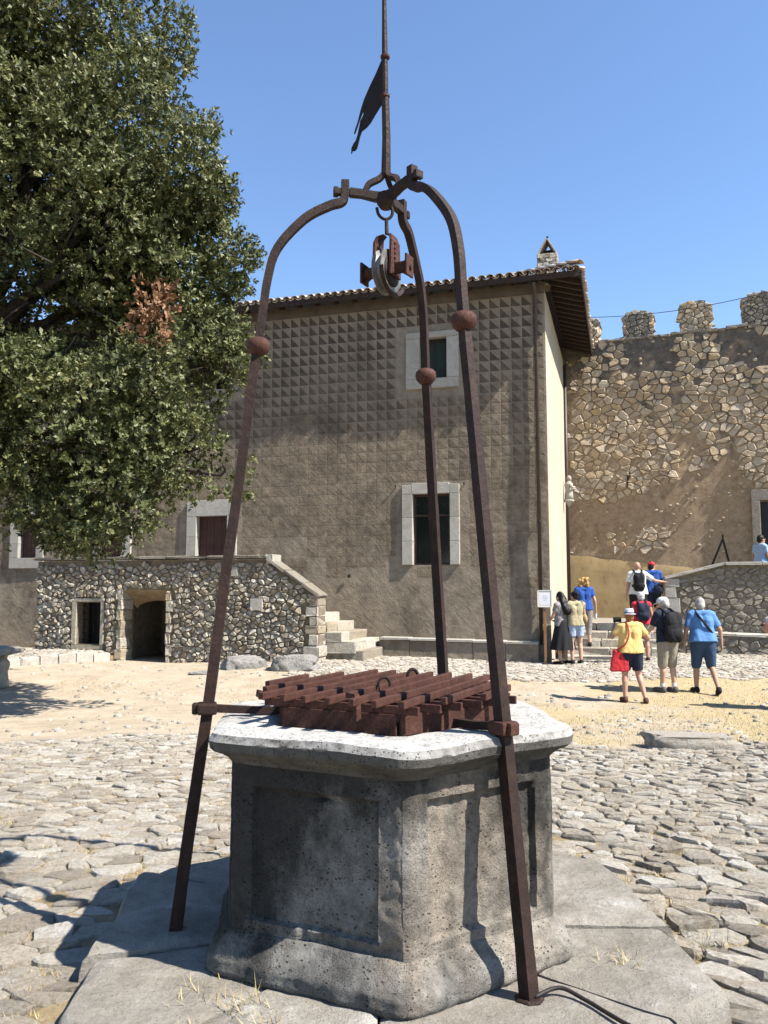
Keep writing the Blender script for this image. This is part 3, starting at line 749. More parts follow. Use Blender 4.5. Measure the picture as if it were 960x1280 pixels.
# ------------------------------------------------------------------ the house with the sgraffito facade
TH = rad(16.4); CX, CY = 3.87, 18.9
def wl(x, y, z=0.0):                              # house frame -> world
    return (CX + x * math.cos(TH) + y * math.sin(TH), CY - x * math.sin(TH) + y * math.cos(TH), z)
def gl(x, y): w = wl(x, y); return gz(w[0], w[1])
house = empty('plastered_house', (CX, CY, 0), -TH, 'large grey brown house with diamond sgraffito facade and tiled overhanging roof', 'house')
def fo_(x, z): return .020 * nz(x * .45, z * .45, 4.) + .010 * nz(x * 1.3, z * 1.3, 9.) + .004 * nz(x * 4, z * 4)
WT = 8.78                                         # top of the facade
OPEN = [(-3.09, -2.41, 6.83, 7.86), (-3.29, -2.36, 2.21, 3.95), (-9.23, -8.33, 1.9, 3.55), (-12.24, -11.53, 2.45, 3.22), (-8.75, -8.28, 6.98, 7.79), (-14.9, -14.3, 2.5, 3.7)]
SUR = [(-3.45, -2.10, 6.58, 8.02), (-3.56, -2.12, 2.19, 4.18), (-9.52, -8.05, 1.9, 3.94), (-12.55, -11.22, 2.2, 3.50), (-8.98, -8.08, 6.75, 8.0), (-15.2, -14.05, 2.2, 4.0)]
bx_ = sorted(set([round(v, 3) for v in list(np.arange(-19, .001, .25))] + [e for o in OPEN for e in o[:2]]))
bz_ = sorted(set([round(v, 3) for v in list(np.arange(-.4, WT, .25)) + [WT]] + [e for o in OPEN for e in o[2:]]))
idx = {}; V = []; F = []
def vid(x, z):
    if (x, z) not in idx: idx[(x, z)] = len(V); V.append((x, -fo_(x, z) if x < -.01 else 0, z))
    return idx[(x, z)]
for i in range(len(bx_) - 1):
    for j in range(len(bz_) - 1):
        xm, zm = (bx_[i] + bx_[i + 1]) / 2, (bz_[j] + bz_[j + 1]) / 2
        if any(o[0] < xm < o[1] and o[2] < zm < o[3] for o in OPEN): continue
        F.append((vid(bx_[i], bz_[j]), vid(bx_[i + 1], bz_[j]), vid(bx_[i + 1], bz_[j + 1]), vid(bx_[i], bz_[j + 1])))
mesh('front_wall', V, F, M['fac_plain'], house, True)
# side wall, back and an inner core behind the openings
ys_ = list(np.arange(0, 6.61, .3)); zs_ = list(np.arange(-.4, 9.01, .4))
V = [(.012 * nz(y * .6, z * .5, 3.) if 0 < y < 6.6 else 0, y, z) for y in ys_ for z in zs_]; nz_ = len(zs_)
F = [(i * nz_ + j, (i + 1) * nz_ + j, (i + 1) * nz_ + j + 1, i * nz_ + j + 1) for i in range(len(ys_) - 1) for j in range(nz_ - 1)]
mesh('side_wall', V, F, M['cream'], house, True)
MB().box((-9.6, 4.0, 4.2), (18.8, 6.6, 9.2)).build('inner_wall', M['black'], house)
MB().box((-9.5, -.02, 8.86), (19.0, .06, .26)).build('eave_band', M['soffit'], house)
# grey strip of the corner on the side wall foot
MB().box((-.13, -.05, .25), (.28, .12, 1.1), bev=.02).build('corner_stone', M['fac_plain'], house)

# sgraffito panels: bevelled plaster squares parted by a fine line, each cut in a light and a dark half
PW = .2625; pan = []
for r in range(29):
    for k in range(68):
        x1 = -.035 - k * PW; x0 = x1 - PW; z1 = WT - .05 - r * PW; z0 = z1 - PW
        if z0 < 1.15 or any(x1 > o[0] and x0 < o[1] and z1 > o[2] and z0 < o[3] for o in SUR): continue
        if r > 21 and nz(x0 * .9, z0 * .9, 11.) + (r - 25) * .09 > .05: continue      # plaster lost at the foot
        g = .006; q = [(x0 + g, z0 + g), (x1 - g, z0 + g), (x1 - g, z1 - g), (x0 + g, z1 - g)]
        Vp = [(a, -fo_(a, b) - .0015, b) for a, b in q]
        i_ = .006; qi = [(x0 + g + i_, z0 + g + i_), (x1 - g - i_, z0 + g + i_), (x1 - g - i_, z1 - g - i_), (x0 + g + i_, z1 - g - i_)]
        Vp += [(a, -fo_(a, b) - (.0045 if r < 12 else .003 if r < 18 else .0022), b) for a, b in qi]
        Fp = [(4, 5, 7), (5, 6, 7), (0, 1, 5, 4), (1, 2, 6, 5), (2, 3, 7, 6), (3, 0, 4, 7)]
        pan.append((Vp, Fp, k < 31, r))
pan.sort(key=lambda p: (not p[2], p[3]))
mi1 = [1, 0, 1, 0, 0, 1]
for Vp, Fp, v_, r in pan[:300]:
    mesh('sgraffito_panel', Vp, Fp, [M['sg_light'], M['sg_dark']], house, False, None, mi1)
VV = []; FF = []; mi = []
for Vp, Fp, v_, r in pan[300:]:
    n = len(VV); VV += Vp; FF += [tuple(i + n for i in f) for f in Fp]; mi += mi1
mesh('lower_sgraffito_panels', VV, FF, [M['sg_light'], M['sg_dark']], house, False, None, mi)['kind'] = 'stuff'

# windows with dressed stone surrounds set into the wall
def window(o, s, kind, mullion=True, blocks=True):
    x0, x1, z0, z1 = o; X0, X1, Z0, Z1 = s
    w = empty('window' if kind != 'door' else 'door'); w.parent = house
    d = -.035
    def blk(a, b, c, e):
        MB().box(((a + b) / 2, d + .085, (c + e) / 2), (b - a - .006, .23, e - c - .006), bev=.008).build('surround_stone', M['dressed'], w, tone=rnd.random())
    nb = 3 if blocks else 1
    for a, b in ((X0, x0), (x1, X1)):
        for k in range(nb): blk(a, b, z0 + (z1 - z0) * k / nb, z0 + (z1 - z0) * (k + 1) / nb)
    if blocks:
        blk(X0, X0 + .25, z1, Z1); blk(X1 - .25, X1, z1, Z1); blk(X0 + .25, X1 - .25, z1, Z1 + .04)
    else: blk(X0, X1, z1, Z1)
    if z0 - Z0 > .05: blk(X0, X1, Z0, z0)
    W_, H_ = x1 - x0, z1 - z0; cx, cz = (x0 + x1) / 2, (z0 + z1) / 2; fw = .055
    fm = M['wood_dark'] if kind != 'green' else M['black']
    if kind == 'door':
        for k in range(4): MB().box((x0 + W_ * (k + .5) / 4, .14, cz), (W_ / 4 - .006, .04, H_), bev=.005).build('plank', M['wood_red'], w)
        return
    for a, b, c, e in ((x0, x0 + fw, z0, z1), (x1 - fw, x1, z0, z1), (x0 + fw, x1 - fw, z0, z0 + fw), (x0 + fw, x1 - fw, z1 - fw, z1)):
        MB().box(((a + b) / 2, .135, (c + e) / 2), (b - a, .05, e - c), bev=.006).build('frame', fm, w)
    if mullion:
        MB().box((cx, .138, cz), (.05, .044, H_ - 2 * fw), bev=.006).build('mullion', fm, w)
        zt = z0 + H_ * .70
        MB().box((cx, .132, zt), (W_ - 2 * fw, .05, .05), bev=.006).build('transom', fm, w)
        for a, b in ((x0 + fw, cx - .025), (cx + .025, x1 - fw)):
            for c, e in ((z0 + fw, zt - .025), (zt + .025, z1 - fw)):
                MB().box(((a + b) / 2, .150, (c + e) / 2), (b - a, .006, e - c)).build('pane', M['glass'], w)
    else:
        MB().box((cx, .138, cz), (.035, .03, H_ - 2 * fw), bev=.004).build('mullion', fm, w)
        for a, b in ((x0 + fw, cx - .018), (cx + .018, x1 - fw)):
            MB().box(((a + b) / 2, .150, cz), (b - a, .006, H_ - 2 * fw)).build('pane', M['green_shutter'] if kind == 'green' else M['glass'], w)
window(OPEN[0], SUR[0], 'green', False, False)
window(OPEN[1], SUR[1], 'win', True, True)
window(OPEN[2], SUR[2], 'door'); window(OPEN[3], SUR[3], 'door'); window(OPEN[4], SUR[4], 'green', False, False); window(OPEN[5], SUR[5], 'door')
# putlog hole with a pale ring
MB().lathe([(.05, 0), (.085, .0), (.085, .03), (.05, .03)], (0, 0, 0), 12).build('vent_ring', M['dressed'], house, tone=.5)
vr = house.children[-1]; vr.rotation_euler = (rad(90), 0, 0); vr.location = (-4.93, -.03, 1.95)
MB().ell((-4.93, -.045, 1.95), (.05, .02, .05), 10, 6).build('vent_hole', M['black'], house)
for x, z in ((-3.72, 4.15), (-2.0, 4.15)): MB().tube([(x, .02, z), (x, -.06, z), (x, -.07, z + .05)], .015, 6).build('wall_hook', M['black'], house)
# bench-like plinth along the foot of the facade
for k in range(5):
    a, b = -4.05 + k * .76, -4.05 + (k + 1) * .76
    g0 = min(gl(a, -.4), gl(b, -.4)) - .1; zt = .46 - .012 * k
    MB().box(((a + b) / 2, -.19, (g0 + zt - .05) / 2), (b - a - .008, .36, zt - .05 - g0), bev=.02, jit=.006).build('plinth_block', M['fac_plain'], house)
    MB().box(((a + b) / 2, -.205, zt - .02), (b - a - .006, .41, .055), bev=.012, jit=.003).build('plinth_coping', M['dressed'], house, tone=.1 + .2 * rnd.random())
# downpipe with brackets, gutter
MB().tube([(-.215, -.09, .35), (-.215, -.09, 8.45), (-.215, -.25, 8.72), (-.215, -.46, 8.86)], .045, 12).build('downpipe', M['downpipe'], house, True)
for z in (1.2, 3.2, 5.2, 7.2): MB().lathe([(.05, -.02), (.056, -.015), (.056, .015), (.05, .02)], (-.215, -.09, z), 12).build('pipe_bracket', M['black'], house)
MB().tube([(.05, 6.15, 1.0), (.05, 6.15, 8.6)], .05, 10).build('downpipe', M['downpipe'], house, True)
# roof: boarded eaves on rafters, hipped tile slopes
OF, OS = .50, .90                                # overhang front, side
ze = 9.02; pitch = math.tan(rad(17)); dm = 4.0
def rz_(x, y):                                   # roof surface height
    return ze + pitch * min(y + OF, OS - x, dm)
V = [(-19.5, -OF, ze), (OS, -OF, ze), (OS, 8.6, ze), (OS - dm, dm - OF, ze + pitch * dm), (-19.5, dm - OF, ze + pitch * dm), (OS - dm, 8.6, ze + pitch * dm), (-19.5, 8.6, ze + pitch * dm)]
lo = [(x, y, z - .05) for x, y, z in V]
F = [(0, 1, 3, 4), (1, 2, 5, 3), (4, 3, 5, 6)]
F2 = F + [tuple(i + 7 for i in f[::-1]) for f in F] + [(0, 7, 8, 1), (1, 8, 9, 2)]
roof = mesh('roof', V + lo, F2, M['timber'], house)
MB().box((-9.3, -OF + .02, ze - .075), (20.3, .035, .12)).box((OS - .02, 4.0, ze - .077), (.035, 8.96, .12)).build('fascia', M['timber'], roof)
for k in range(38):
    x = -.30 - k * .5
    MB().box((x, -OF / 2 + .03, ze - .115 + pitch * OF / 2), (.10, OF - .06, .13), rx=math.atan(pitch), bev=.008).build('rafter', M['timber'], roof)
for k in range(17):
    y = .05 + k * .40
    MB().box((OS / 2 + .02, y, ze - .115 + pitch * OS / 2), (OS - .10, .10, .13), ry=math.atan(pitch), bev=.008).build('rafter', M['timber'], roof)
# half-round tiles: cover and channel rows along both eaves, three courses deep
def tile(name, x0, y0, dx, dy, L, r0, r1, up, tone):
    """half-barrel from (x0,y0) running up-slope along (dx,dy)"""
    V = []; n = 7; th = .012
    for t_, r in ((0, r0), (1, r1)):
        px, py = x0 + dx * L * t_, y0 + dy * L * t_; pz = rz_(px, py) if t_ == 0 else rz_(x0, y0) + pitch * L
        for rr in (r, r - th):
            for k in range(n):
                a = math.pi * k / (n - 1); s = math.cos(a) * rr; h = math.sin(a) * rr * .85 * up + (.045 if up > 0 else .065)
                V.append((px - dy * s, py + dx * s, pz + h))
    F = []
    for k in range(n - 1):
        F += [(k, k + 1, 2 * n + k + 1, 2 * n + k), (n + k, 3 * n + k, 3 * n + k + 1, n + k + 1), (k, n + k, n + k + 1, k + 1), (2 * n + k, 2 * n + k + 1, 3 * n + k + 1, 3 * n + k)]
    F += [(0, 2 * n, 3 * n, n), (n - 1, 2 * n - 1, 4 * n - 1, 3 * n - 1)]
    return V, F
k = 0
x = OS - .14
while x > -9.5:
    for c in range(2):
        if c == 1 and x > -.2: continue
        y = -OF - .06 + c * .34 + rnd.uniform(-.025, .025)
        V, F = tile('tile', x + rnd.uniform(-.012, .012), y, rnd.uniform(-.03, .03), 1, .42, .095, .078, 1, 0); mesh('roof_tile', V, F, M['tile'], roof, True, rnd.random())
    V, F = tile('tile', x - .11, -OF - .03, 0, 1, .42, .085, .09, -1, 0); mesh('roof_tile', V, F, M['tile'], roof, True, rnd.random())
    x -= .22
y = -OF + .14
while y < 6.4:
    V, F = tile('tile', OS + .06 + rnd.uniform(-.02, .02), y, -1, rnd.uniform(-.03, .03), .42, .095, .078, 1, 0); mesh('roof_tile', V, F, M['tile'], roof, True, rnd.random())
    y += .22
for k in range(9):                                # hip tiles climbing from the corner
    t_ = k * .26; V = []
    V, F = tile('tile', OS - .02 - t_, -OF + .02 + t_, -.707, .707, .44, .12, .10, 1, 0)
    V = [(a, b, c + .05 + (.06 if True else 0)) for a, b, c in V]; mesh('ridge_tile', V, F, M['tile'], roof, True, rnd.random())
# chimney: masonry stack with a little gabled cap of slabs
ch = empty('chimney'); ch.parent = roof
cx, cy = 0.02, .92; zb = rz_(cx, cy) - .1
pieces = []
for r in range(7):
    for k in range(3):
        for f_ in range(4):
            a = -.235 + .157 * (k + .5) + (.05 if r % 2 else -.02)
            px, py, rz0 = ((a, -.22, 0), (.22, a, 1.5708), (a, .22, 0), (-.22, a, 1.5708))[f_]
            MB().box((cx + max(-.17, min(.17, px)) if f_ in (0, 2) else cx + px, cy + (max(-.17, min(.17, py)) if f_ in (1, 3) else py), zb + .06 + r * .115), (.15, .07, .105), rz0 + rnd.uniform(-.05, .05), bev=.014, jit=.008).build('chimney_stone', M['rubble'], ch, tone=rnd.random())
MB().box((cx, cy, zb + .39), (.40, .40, .78)).build('chimney_core', M['mortar'], ch)
zt = zb + .81
for s in (-1, 1): MB().box((cx + s * .12, cy, zt + .19), (.035, .46, .46), ry=s * rad(-29), bev=.008).build('cap_slab', M['tile'], ch, tone=.3)
MB().box((cx, cy + .2, zt + .12), (.26, .05, .26)).build('cap_back', M['black'], ch)
MB().tube([(cx, cy, zt + .38), (cx, cy, zt + .50)], [.03, .012], 8).ell((cx, cy, zt + .52), (.03, .03, .03), 8, 6).build('finial', M['black'], ch)

# ------------------------------------------------------------------ statue on the side wall
stt = empty('wall_statue', wl(.0, 5.2, 4.05), -TH, 'small pale stone figure on a bracket high on the sunlit side wall', 'statue')
b = MB(); b.lathe([(.02, 0), (.06, .05), (.10, .12), (.15, .16), (.15, .20)], (.16, 0, 0), 12); b.build('bracket', M['dressed'], stt, True, .6)
b = MB(); b.lathe([(.13, .20), (.12, .35), (.10, .5), (.12, .62), (.13, .68), (.06, .74), (.05, .77)], (.16, 0, 0), 12); b.build('robe', M['dressed'], stt, True, .8)
MB().ell((.17, 0, .84), (.075, .075, .095), 12, 8).build('head', M['dressed'], stt, True, .9)
MB().tube([(.20, -.13, .66), (.28, -.14, .55), (.33, -.04, .58)], [.045, .04, .03], 8).tube([(.20, .13, .66), (.28, .12, .5), (.33, .03, .54)], [.045, .04, .03], 8).build('arms', M['dressed'], stt, True, .7)

# ------------------------------------------------------------------ rubble outbuilding with outside stair on its back
blk = empty('rubble_outbuilding', (CX, CY, 0), -TH, 'low rubble stone outbuilding with dark doorway and barred window beneath the tree', 'outbuilding')
FY = -2.40; XL, XR = -12.28, -4.85
core = [[(XL, -.3), (-11.10, -.3), (-11.10, 2.30), (XL, 2.30)], [(-11.10, -.3), (-10.42, -.3), (-10.42, .30), (-11.10, .30)], [(-11.10, 1.30), (-10.42, 1.30), (-10.42, 2.30), (-11.10, 2.30)],
        [(-10.42, -.3), (-9.82, -.3), (-9.82, 2.30), (-10.42, 2.30)], [(-9.82, 1.60), (-8.62, 1.60), (-8.62, 2.30), (-9.82, 2.30)], [(-8.62, -.3), (-6.1, -.3), (-6.1, 2.30), (-8.62, 2.30)],
        [(-6.1, -.3), (XR, -.3), (XR, 1.44), (-6.1, 2.28)]]
b = MB()
for p in core: b.prism(p, FY + .03, FY + .47)
b.build('wall_core', M['mortar'], blk)
MB().prism([(XL, -.3), (XL + .4, -.3), (XL + .4, 2.3), (XL, 2.3)], FY + .47, -.02).build('end_wall', M['mortar'], blk)
# room behind: floor, back wall, ceiling (landing)
MB().box((-9.0, -1.02, -.18), (6.0, 1.76, .06)).build('room_floor', M['joint'], blk)
MB().box((-9.0, -.22, .85), (6.0, .2, 2.0)).build('room_back', M['mortar'], blk)
MB().box((-9.1, -.98, 1.86), (5.6, 1.88, .16)).build('landing', M['dressed'], blk, tone=.2)
for x in (-11.95, -10.1, -8.3): MB().box((x, -1.0, .8), (.12, 1.7, 1.95)).build('cross_wall', M['mortar'], blk)
# vaulted splay over the door
V = []; n = 10
for i in range(n + 1):
    a = math.pi * i / n; x = -9.22 - .60 * math.cos(a)
    V.append((x, FY + .04, 1.60 - .0 * math.sin(a))); V.append((x, FY + .62, 1.14 + .20 * math.sin(a)))
F = [(2 * i, 2 * i + 1, 2 * i + 3, 2 * i + 2) for i in range(n)]
nV = len(V); V += [(a, b_ + .05, c + .05) for a, b_, c in V]; F += [tuple(j + nV for j in f[::-1]) for f in F]
mesh('door_splay', V, F, M['castle_plaster'], blk, True)
def blk_in(x, z):
    if not (XL + .03 < x < XR - .03): return False
    if z > (2.27 if x < -6.1 else 2.27 - (x + 6.1) * .672) - .06: return False
    if -11.24 < x < -10.28 and .17 < z < 1.44: return False
    if -9.98 < x < -8.46 and z < 1.66: return False
    if XR - .34 < x and z < 1.3: return False
    return True
st = []; sr = random.Random(31)
for q in cells(XL, XR, -.15, 2.4, .115, 41, .48, 1.3, rad(4), blk_in):
    st.append(stone(q, .012 * sr.uniform(.5, 1.6), .042 * sr.uniform(.4, 1.7), sr, .06, 2, .10, .12, .5))
emit(st, lambda u, v, h: (u, FY + .025 - h, v), 'rubble_stone', M['rubble'], blk, lambda s: s[3] + .02 * s[2][0], 'small_rubble')
# quoins at the right end and door jambs, window surround, lintel bricks on edge
z = -.1
k = 0
while z < 1.40:
    h = rnd.uniform(.17, .27); w = .30 if k % 2 else .22
    MB().box((XR - w / 2 + .012, FY + .22, z + h / 2), (w * rnd.uniform(.8, 1.3), .50, h - .014), bev=.016, jit=.012).build('quoin', M['rubble'], blk, tone=rnd.random()); z += h; k += 1
for X, s in ((-9.82, -1), (-8.62, 1)):
    z = -.22; k = 0
    while z < 1.50:
        h = rnd.uniform(.18, .3); w = .11 + .05 * (k % 2)
        MB().box((X + s * (w / 2 - .008), FY + .19, z + h / 2), (w * rnd.uniform(.8, 1.25), .46, h - .014), bev=.020, jit=.016).build('jamb_stone', M['rubble'], blk, tone=rnd.random()); z += h; k += 1
for X0, X1, Z0, Z1 in ((-11.22, -11.10, .28, 1.32), (-10.42, -10.32, .28, 1.32), (-11.22, -10.32, .17, .28), (-11.22, -10.32, 1.32, 1.40)):
    MB().box(((X0 + X1) / 2, FY + .16, (Z0 + Z1) / 2), (X1 - X0 - .004, .36, Z1 - Z0 - .004), bev=.012, jit=.004).build('window_surround', M['rubble'], blk, tone=.4 * rnd.random())
for i in range(9):
    MB().box((-11.15 + i * .095, FY + .05, 1.50 + .02 * math.sin(i * .4)), (.07, .16, .16), ry=rnd.uniform(-.15, .15), bev=.012, jit=.01).build('lintel_stone', M['rubble'], blk, tone=rnd.random())
grl = empty('window_grille'); grl.parent = blk
for i in range(5): MB().bar([(-11.03 + i * .135, FY + .22, .28), (-11.03 + i * .135, FY + .22, 1.33)], .016).build('grille_bar', M['iron_dark'], grl)
for i in range(6): MB().bar([(-11.11, FY + .238, .40 + i * .16), (-10.41, FY + .238, .40 + i * .16)], .016).build('grille_bar', M['iron_dark'], grl)
MB().box((-10.76, FY + .60, .8), (.9, .04, 1.3)).build('window_back', M['black'], blk)
for x, z, w, h in ((-6.32, 1.28, .30, .26), (-6.9, 2.02, .20, .2), (-7.1, 1.72, .16, .26)): MB().box((x, FY - .01, z), (w, .10, h), bev=.012, jit=.005).build('patch_stone', M['dressed'], blk, tone=.4)
MB().ell((-6.58, FY - .035, 1.23), (.06, .03, .055), 10, 6).build('drain_hole', M['black'], blk)
# coping: level ledge, then sloping along the stair
k = 0; x = XL - .05
while x < -6.15:
    w = rnd.uniform(.5, .8); w = min(w, -6.1 - x + .03)
    MB().box((x + w / 2, FY + .20, 2.36), (w - .008, .60, .06), bev=.012, jit=.010).build('coping_slab', M['parapet_stone'], blk, tone=rnd.random()); x += w
ang = math.atan2(.85, 1.28); k = 0
MB().box((-6.02, FY + .21, 2.30), (.16, .50, .22), bev=.02, jit=.01).build('coping_slab', M['dressed'], blk, tone=.8)
for i in range(3):
    t_ = (i + .5) / 3; MB().box((-6.08 + 1.28 * t_, FY + .21, 2.28 - .85 * t_ + .035), (.50, .54, .065), ry=ang, bev=.012, jit=.010).build('coping_slab', M['parapet_stone'], blk, tone=rnd.random())
# outside stair rising left behind the wall
nose = [-3.95, -4.13, -4.46, -4.80, -5.18, -5.55, -5.90, -6.25]
for i, xn in enumerate(nose):
    z1 = .24 + .205 * i; z0 = -.2 if i == 0 else z1 - .26; xe = -6.6 if i else -5.2
    yf = (-1.95, -1.90) [i > 0]
    if i == 0: MB().box(((xn - 5.0) / 2, (-1.90 - .42) / 2, (z0 + z1) / 2), (xn + 5.0, 1.48, z1 - z0), bev=.022, jit=.012).build('step', M['rubble'], blk, tone=.6)
    else:
        ws = [0, .55 + .2 * rnd.random(), 1.9]
        for a, b_ in zip(ws, ws[1:]):
            MB().box(((xn + xn - .75) / 2, -1.92 + (a + b_) / 2, (z0 + z1) / 2), (.75, b_ - a - .008, z1 - z0), bev=.022, jit=.014).build('step', M['rubble'], blk, tone=rnd.random())
MB().prism([(-4.3, -.2), (-6.9, -.2), (-6.9, 1.75), (-6.3, 1.6), (-4.5, .25)], -1.90, -.03).build('stair_core', M['mortar'], blk)

# cobbled forecourt with kerb left of the doorway
ter = tag(empty('cobbled_forecourt', (CX, CY, 0), -TH), kind='structure')
tp = [(-16.5, -5.6), (-12.6, -5.65), (-11.3, -4.6), (-10.0, -2.55), (-10.0, -2.36), (-16.5, -2.36)]
def in_poly(x, y, P):
    c = False; n = len(P)
    for i in range(n):
        (a, b_), (c_, d) = P[i], P[(i + 1) % n]
        if (b_ > y) != (d > y) and x < (c_ - a) * (y - b_) / (d - b_) + a: c = not c
    return c
def tz(x, y): return .055 + .10 * sst(-5.5, -2.5, y) * (1 if x < -10.3 else sst(-9.9, -10.4, x))
V = []; F = []
for x, y in tp: V.append((x, y, tz(x, y) - .008))
for x, y in tp: V.append((x, y, -.4))
n = len(tp); F = [tuple(range(n))] + [(i, n + i, n + (i + 1) % n, (i + 1) % n) for i in range(n)]
mesh('bedding', V, F, M['joint'], ter)
st = []
for q in cells(-16.2, -10.1, -5.5, -2.4, .14, 51, .42, 1.3, .3, lambda x, y: in_poly(x, y, tp)):
    st.append(stone(q, .012, .025 * sr.uniform(.5, 1.3), sr, .02, 2, .1, .25, .1))
emit(st, lambda u, v, h: (u, v, tz(u, v) - .006 + h), 'cobblestone', M['cobble'], ter, lambda s: s[3] ** 2 + .004 * s[2][0], 'small_cobblestones')
kp = [(-14.2, -5.66), (-12.6, -5.66), (-11.3, -4.62), (-10.0, -2.62)]
for (a, b_), (c, d) in zip(kp, kp[1:]):
    L = math.hypot(c - a, d - b_); m = max(2, round(L / .40)); an = math.atan2(d - b_, c - a)
    for k in range(m):
        f = (k + .5) / m; x, y = a + (c - a) * f, b_ + (d - b_) * f
        MB().box((x, y, tz(x, y) - .10), (L / m - .012, .20, .26), an + rnd.uniform(-.03, .03), bev=.025, jit=.008).build('kerb_stone', M['dressed'], ter, tone=rnd.random())

# ------------------------------------------------------------------ the crenellated castle wall
TW = rad(22.5); W0 = (CX + 6.4 * math.sin(TH), CY + 6.4 * math.cos(TH))
cas = empty('castle_wall', (W0[0], W0[1], 0), -TW, 'tall crenellated castle wall of tan rubble stone behind the stairs', 'wall')
# front skin with relief and the blocked doorway left open
DO = (5.47, 6.75, .9, 4.13)
bx_ = sorted(set([round(v, 3) for v in np.arange(-1.0, 12.01, .25)] + [DO[0], DO[1]])); bz_ = sorted(set([round(v, 3) for v in np.arange(-.4, 9.3, .25)] + [9.28, DO[2], DO[3]]))
def cw(x, z): return .05 * nz(x * .5, z * .5, 7.) + .022 * nz(x * 1.8, z * 1.8, 3.)
idx = {}; V = []; F = []
def vid(x, z):
    if (x, z) not in idx:
        idx[(x, z)] = len(V); V.append((x, -cw(x, z), z + (.06 * nz(x * 2.3, 4.) if z > 9.2 else 0)))
    return idx[(x, z)]
for i in range(len(bx_) - 1):
    for j in range(len(bz_) - 1):
        xm, zm = (bx_[i] + bx_[i + 1]) / 2, (bz_[j] + bz_[j + 1]) / 2
        if DO[0] < xm < DO[1] and DO[2] < zm < DO[3]: continue
        F.append((vid(bx_[i], bz_[j]), vid(bx_[i + 1], bz_[j]), vid(bx_[i + 1], bz_[j + 1]), vid(bx_[i], bz_[j + 1])))
mesh('plaster_face', V, F, M['castle_plaster'], cas, True)
MB().box((5.5, .9, 4.4), (13, 1.0, 9.62)).build('wall_core', M['castle_plaster'], cas)
sr = random.Random(77); st = []
def cas_in(x, z):
    if DO[0] - .30 < x < DO[1] + .3 and DO[2] < z < DO[3] + .3: return False
    m = nz(x * .55, z * .55, 13.) + .45 * nz(x * 1.7, z * 1.7, 5.)
    band = sst(4.0, 5.3, z + .35 * math.sin(x * 1.3)) * (1 - .72 * sst(7.5, 8.3, z - .35 * x * .2))
    if 3.3 < x < 4.6 and 4.4 < z < 6.2 and m > -.25: return False          # plaster still holds here
    return band + m * .9 > .42 or (m > .42) or (3.2 < x < 4.5 and z > 8.0 and m > -.35)
for q in cells(.12, 8.0, 2.75, 9.22, .20, 61, .48, 1.35, rad(3), cas_in):
    if sr.random() < .04: continue
    st.append(stone(q, .013 * sr.uniform(.6, 2.0), .036 * sr.uniform(.4, 1.5), sr, .08, 2, .08, .13, .22))
emit(st, lambda u, v, h: (u, -cw(u, v) - h, v), 'wall_stone', M['castle_stone'], cas, lambda s: s[3] - .03 * abs(s[2][0] - 3), 'small_wall_stones')
st = []
for i in range(420):                             # stone scraps showing through the plaster
    x, z = sr.uniform(.1, 7), sr.uniform(2.7, 9.2); s = sr.uniform(.02, .06)
    if DO[0] - .3 < x < DO[1] + .3 and z < DO[3] + .3: continue
    st.append(stone([(x + s * 1.3 * math.cos(k * 1.257) * sr.uniform(.7, 1.3), z + s * math.sin(k * 1.257) * sr.uniform(.6, 1.1)) for k in range(5)], .001, .02, sr, .05, 2))
VV = []; FF = []; tn = []
for Vs, Fs, c, s in st:
    n = len(VV); VV += [(u, -cw(u, v) - h, v) for u, v, h in Vs]; FF += [tuple(i + n for i in f) for f in Fs]; tn += [sr.random()] * len(Vs)
mesh('stone_scraps', VV, FF, M['castle_stone'], cas, True, tn)['kind'] = 'stuff'
# merlons: rubble blocks with arched worn tops
for i, (a, b_, top) in enumerate([(.35, 1.12, 10.10), (1.81, 2.75, 10.15), (3.47, 4.41, 10.24), (5.21, 6.15, 10.26), (6.9, 7.85, 10.28)]):
    mer = empty('merlon'); mer.parent = cas
    W_ = b_ - a; cx = (a + b_) / 2
    pr = [(a + .05, 9.2), (b_ - .05, 9.2), (b_ - .05, top - .22), (b_ - W_ * .26, top - .06), (a + W_ * .26, top - .06), (a + .05, top - .22)]
    MB().prism(pr, .05, .75).build('merlon_core', M['castle_plaster'], mer)
    def inm(x, z): return z < top - .04 - .32 * max(0, abs(x - cx) / (W_ / 2) - .5)
    st = []
    for q in cells(a + .02, b_ - .02, 9.2, top, .15, 90 + i, .45, 1.25, 0, inm): st.append(stone(q, .012, .035 * sr.uniform(.5, 1.4), sr, .1, 2, .08, .12, .22))
    dk = M['castle_stone'] if i in (0, 2) else M['parapet_stone']
    emit(st, lambda u, v, h: (u, .045 - h, v), 'merlon_stone', dk, mer, lambda s: s[3], 'merlon_scraps', 60)
    for sx, X in ((1, b_ - .06), (-1, a + .06)):
        st = []
        for q in cells(.06, .74, 9.2, top - .16, .16, 190 + i, .45, 1.2, 0): st.append(stone(q, .012, .035 * sr.uniform(.5, 1.4), sr, .06, 2, .08, .12, .22))
        if sx > 0: emit(st, lambda u, v, h: (X + h, u, v), 'merlon_stone', M['castle_stone'], mer, lambda s: s[3], 'merlon_scraps', 40)
        else: emit([(Vv, [f[::-1] for f in Ff], c, s) for Vv, Ff, c, s in st], lambda u, v, h: (X - h, u, v), 'merlon_stone', M['castle_stone'], mer, lambda s: s[3], 'merlon_scraps', 40)
    for k in range(5):
        x = a + W_ * (k + .5) / 5; h = top - .06 - .34 * max(0, abs(x - cx) / (W_ / 2) - .45)
        MB().box((x, .39, h), (W_ / 5 + .02, .74, .09), ry=.45 * (x - cx) / W_ * 2, bev=.025, jit=.02).build('cap_stone', M['rubble'], mer, tone=rnd.random())
x = .1
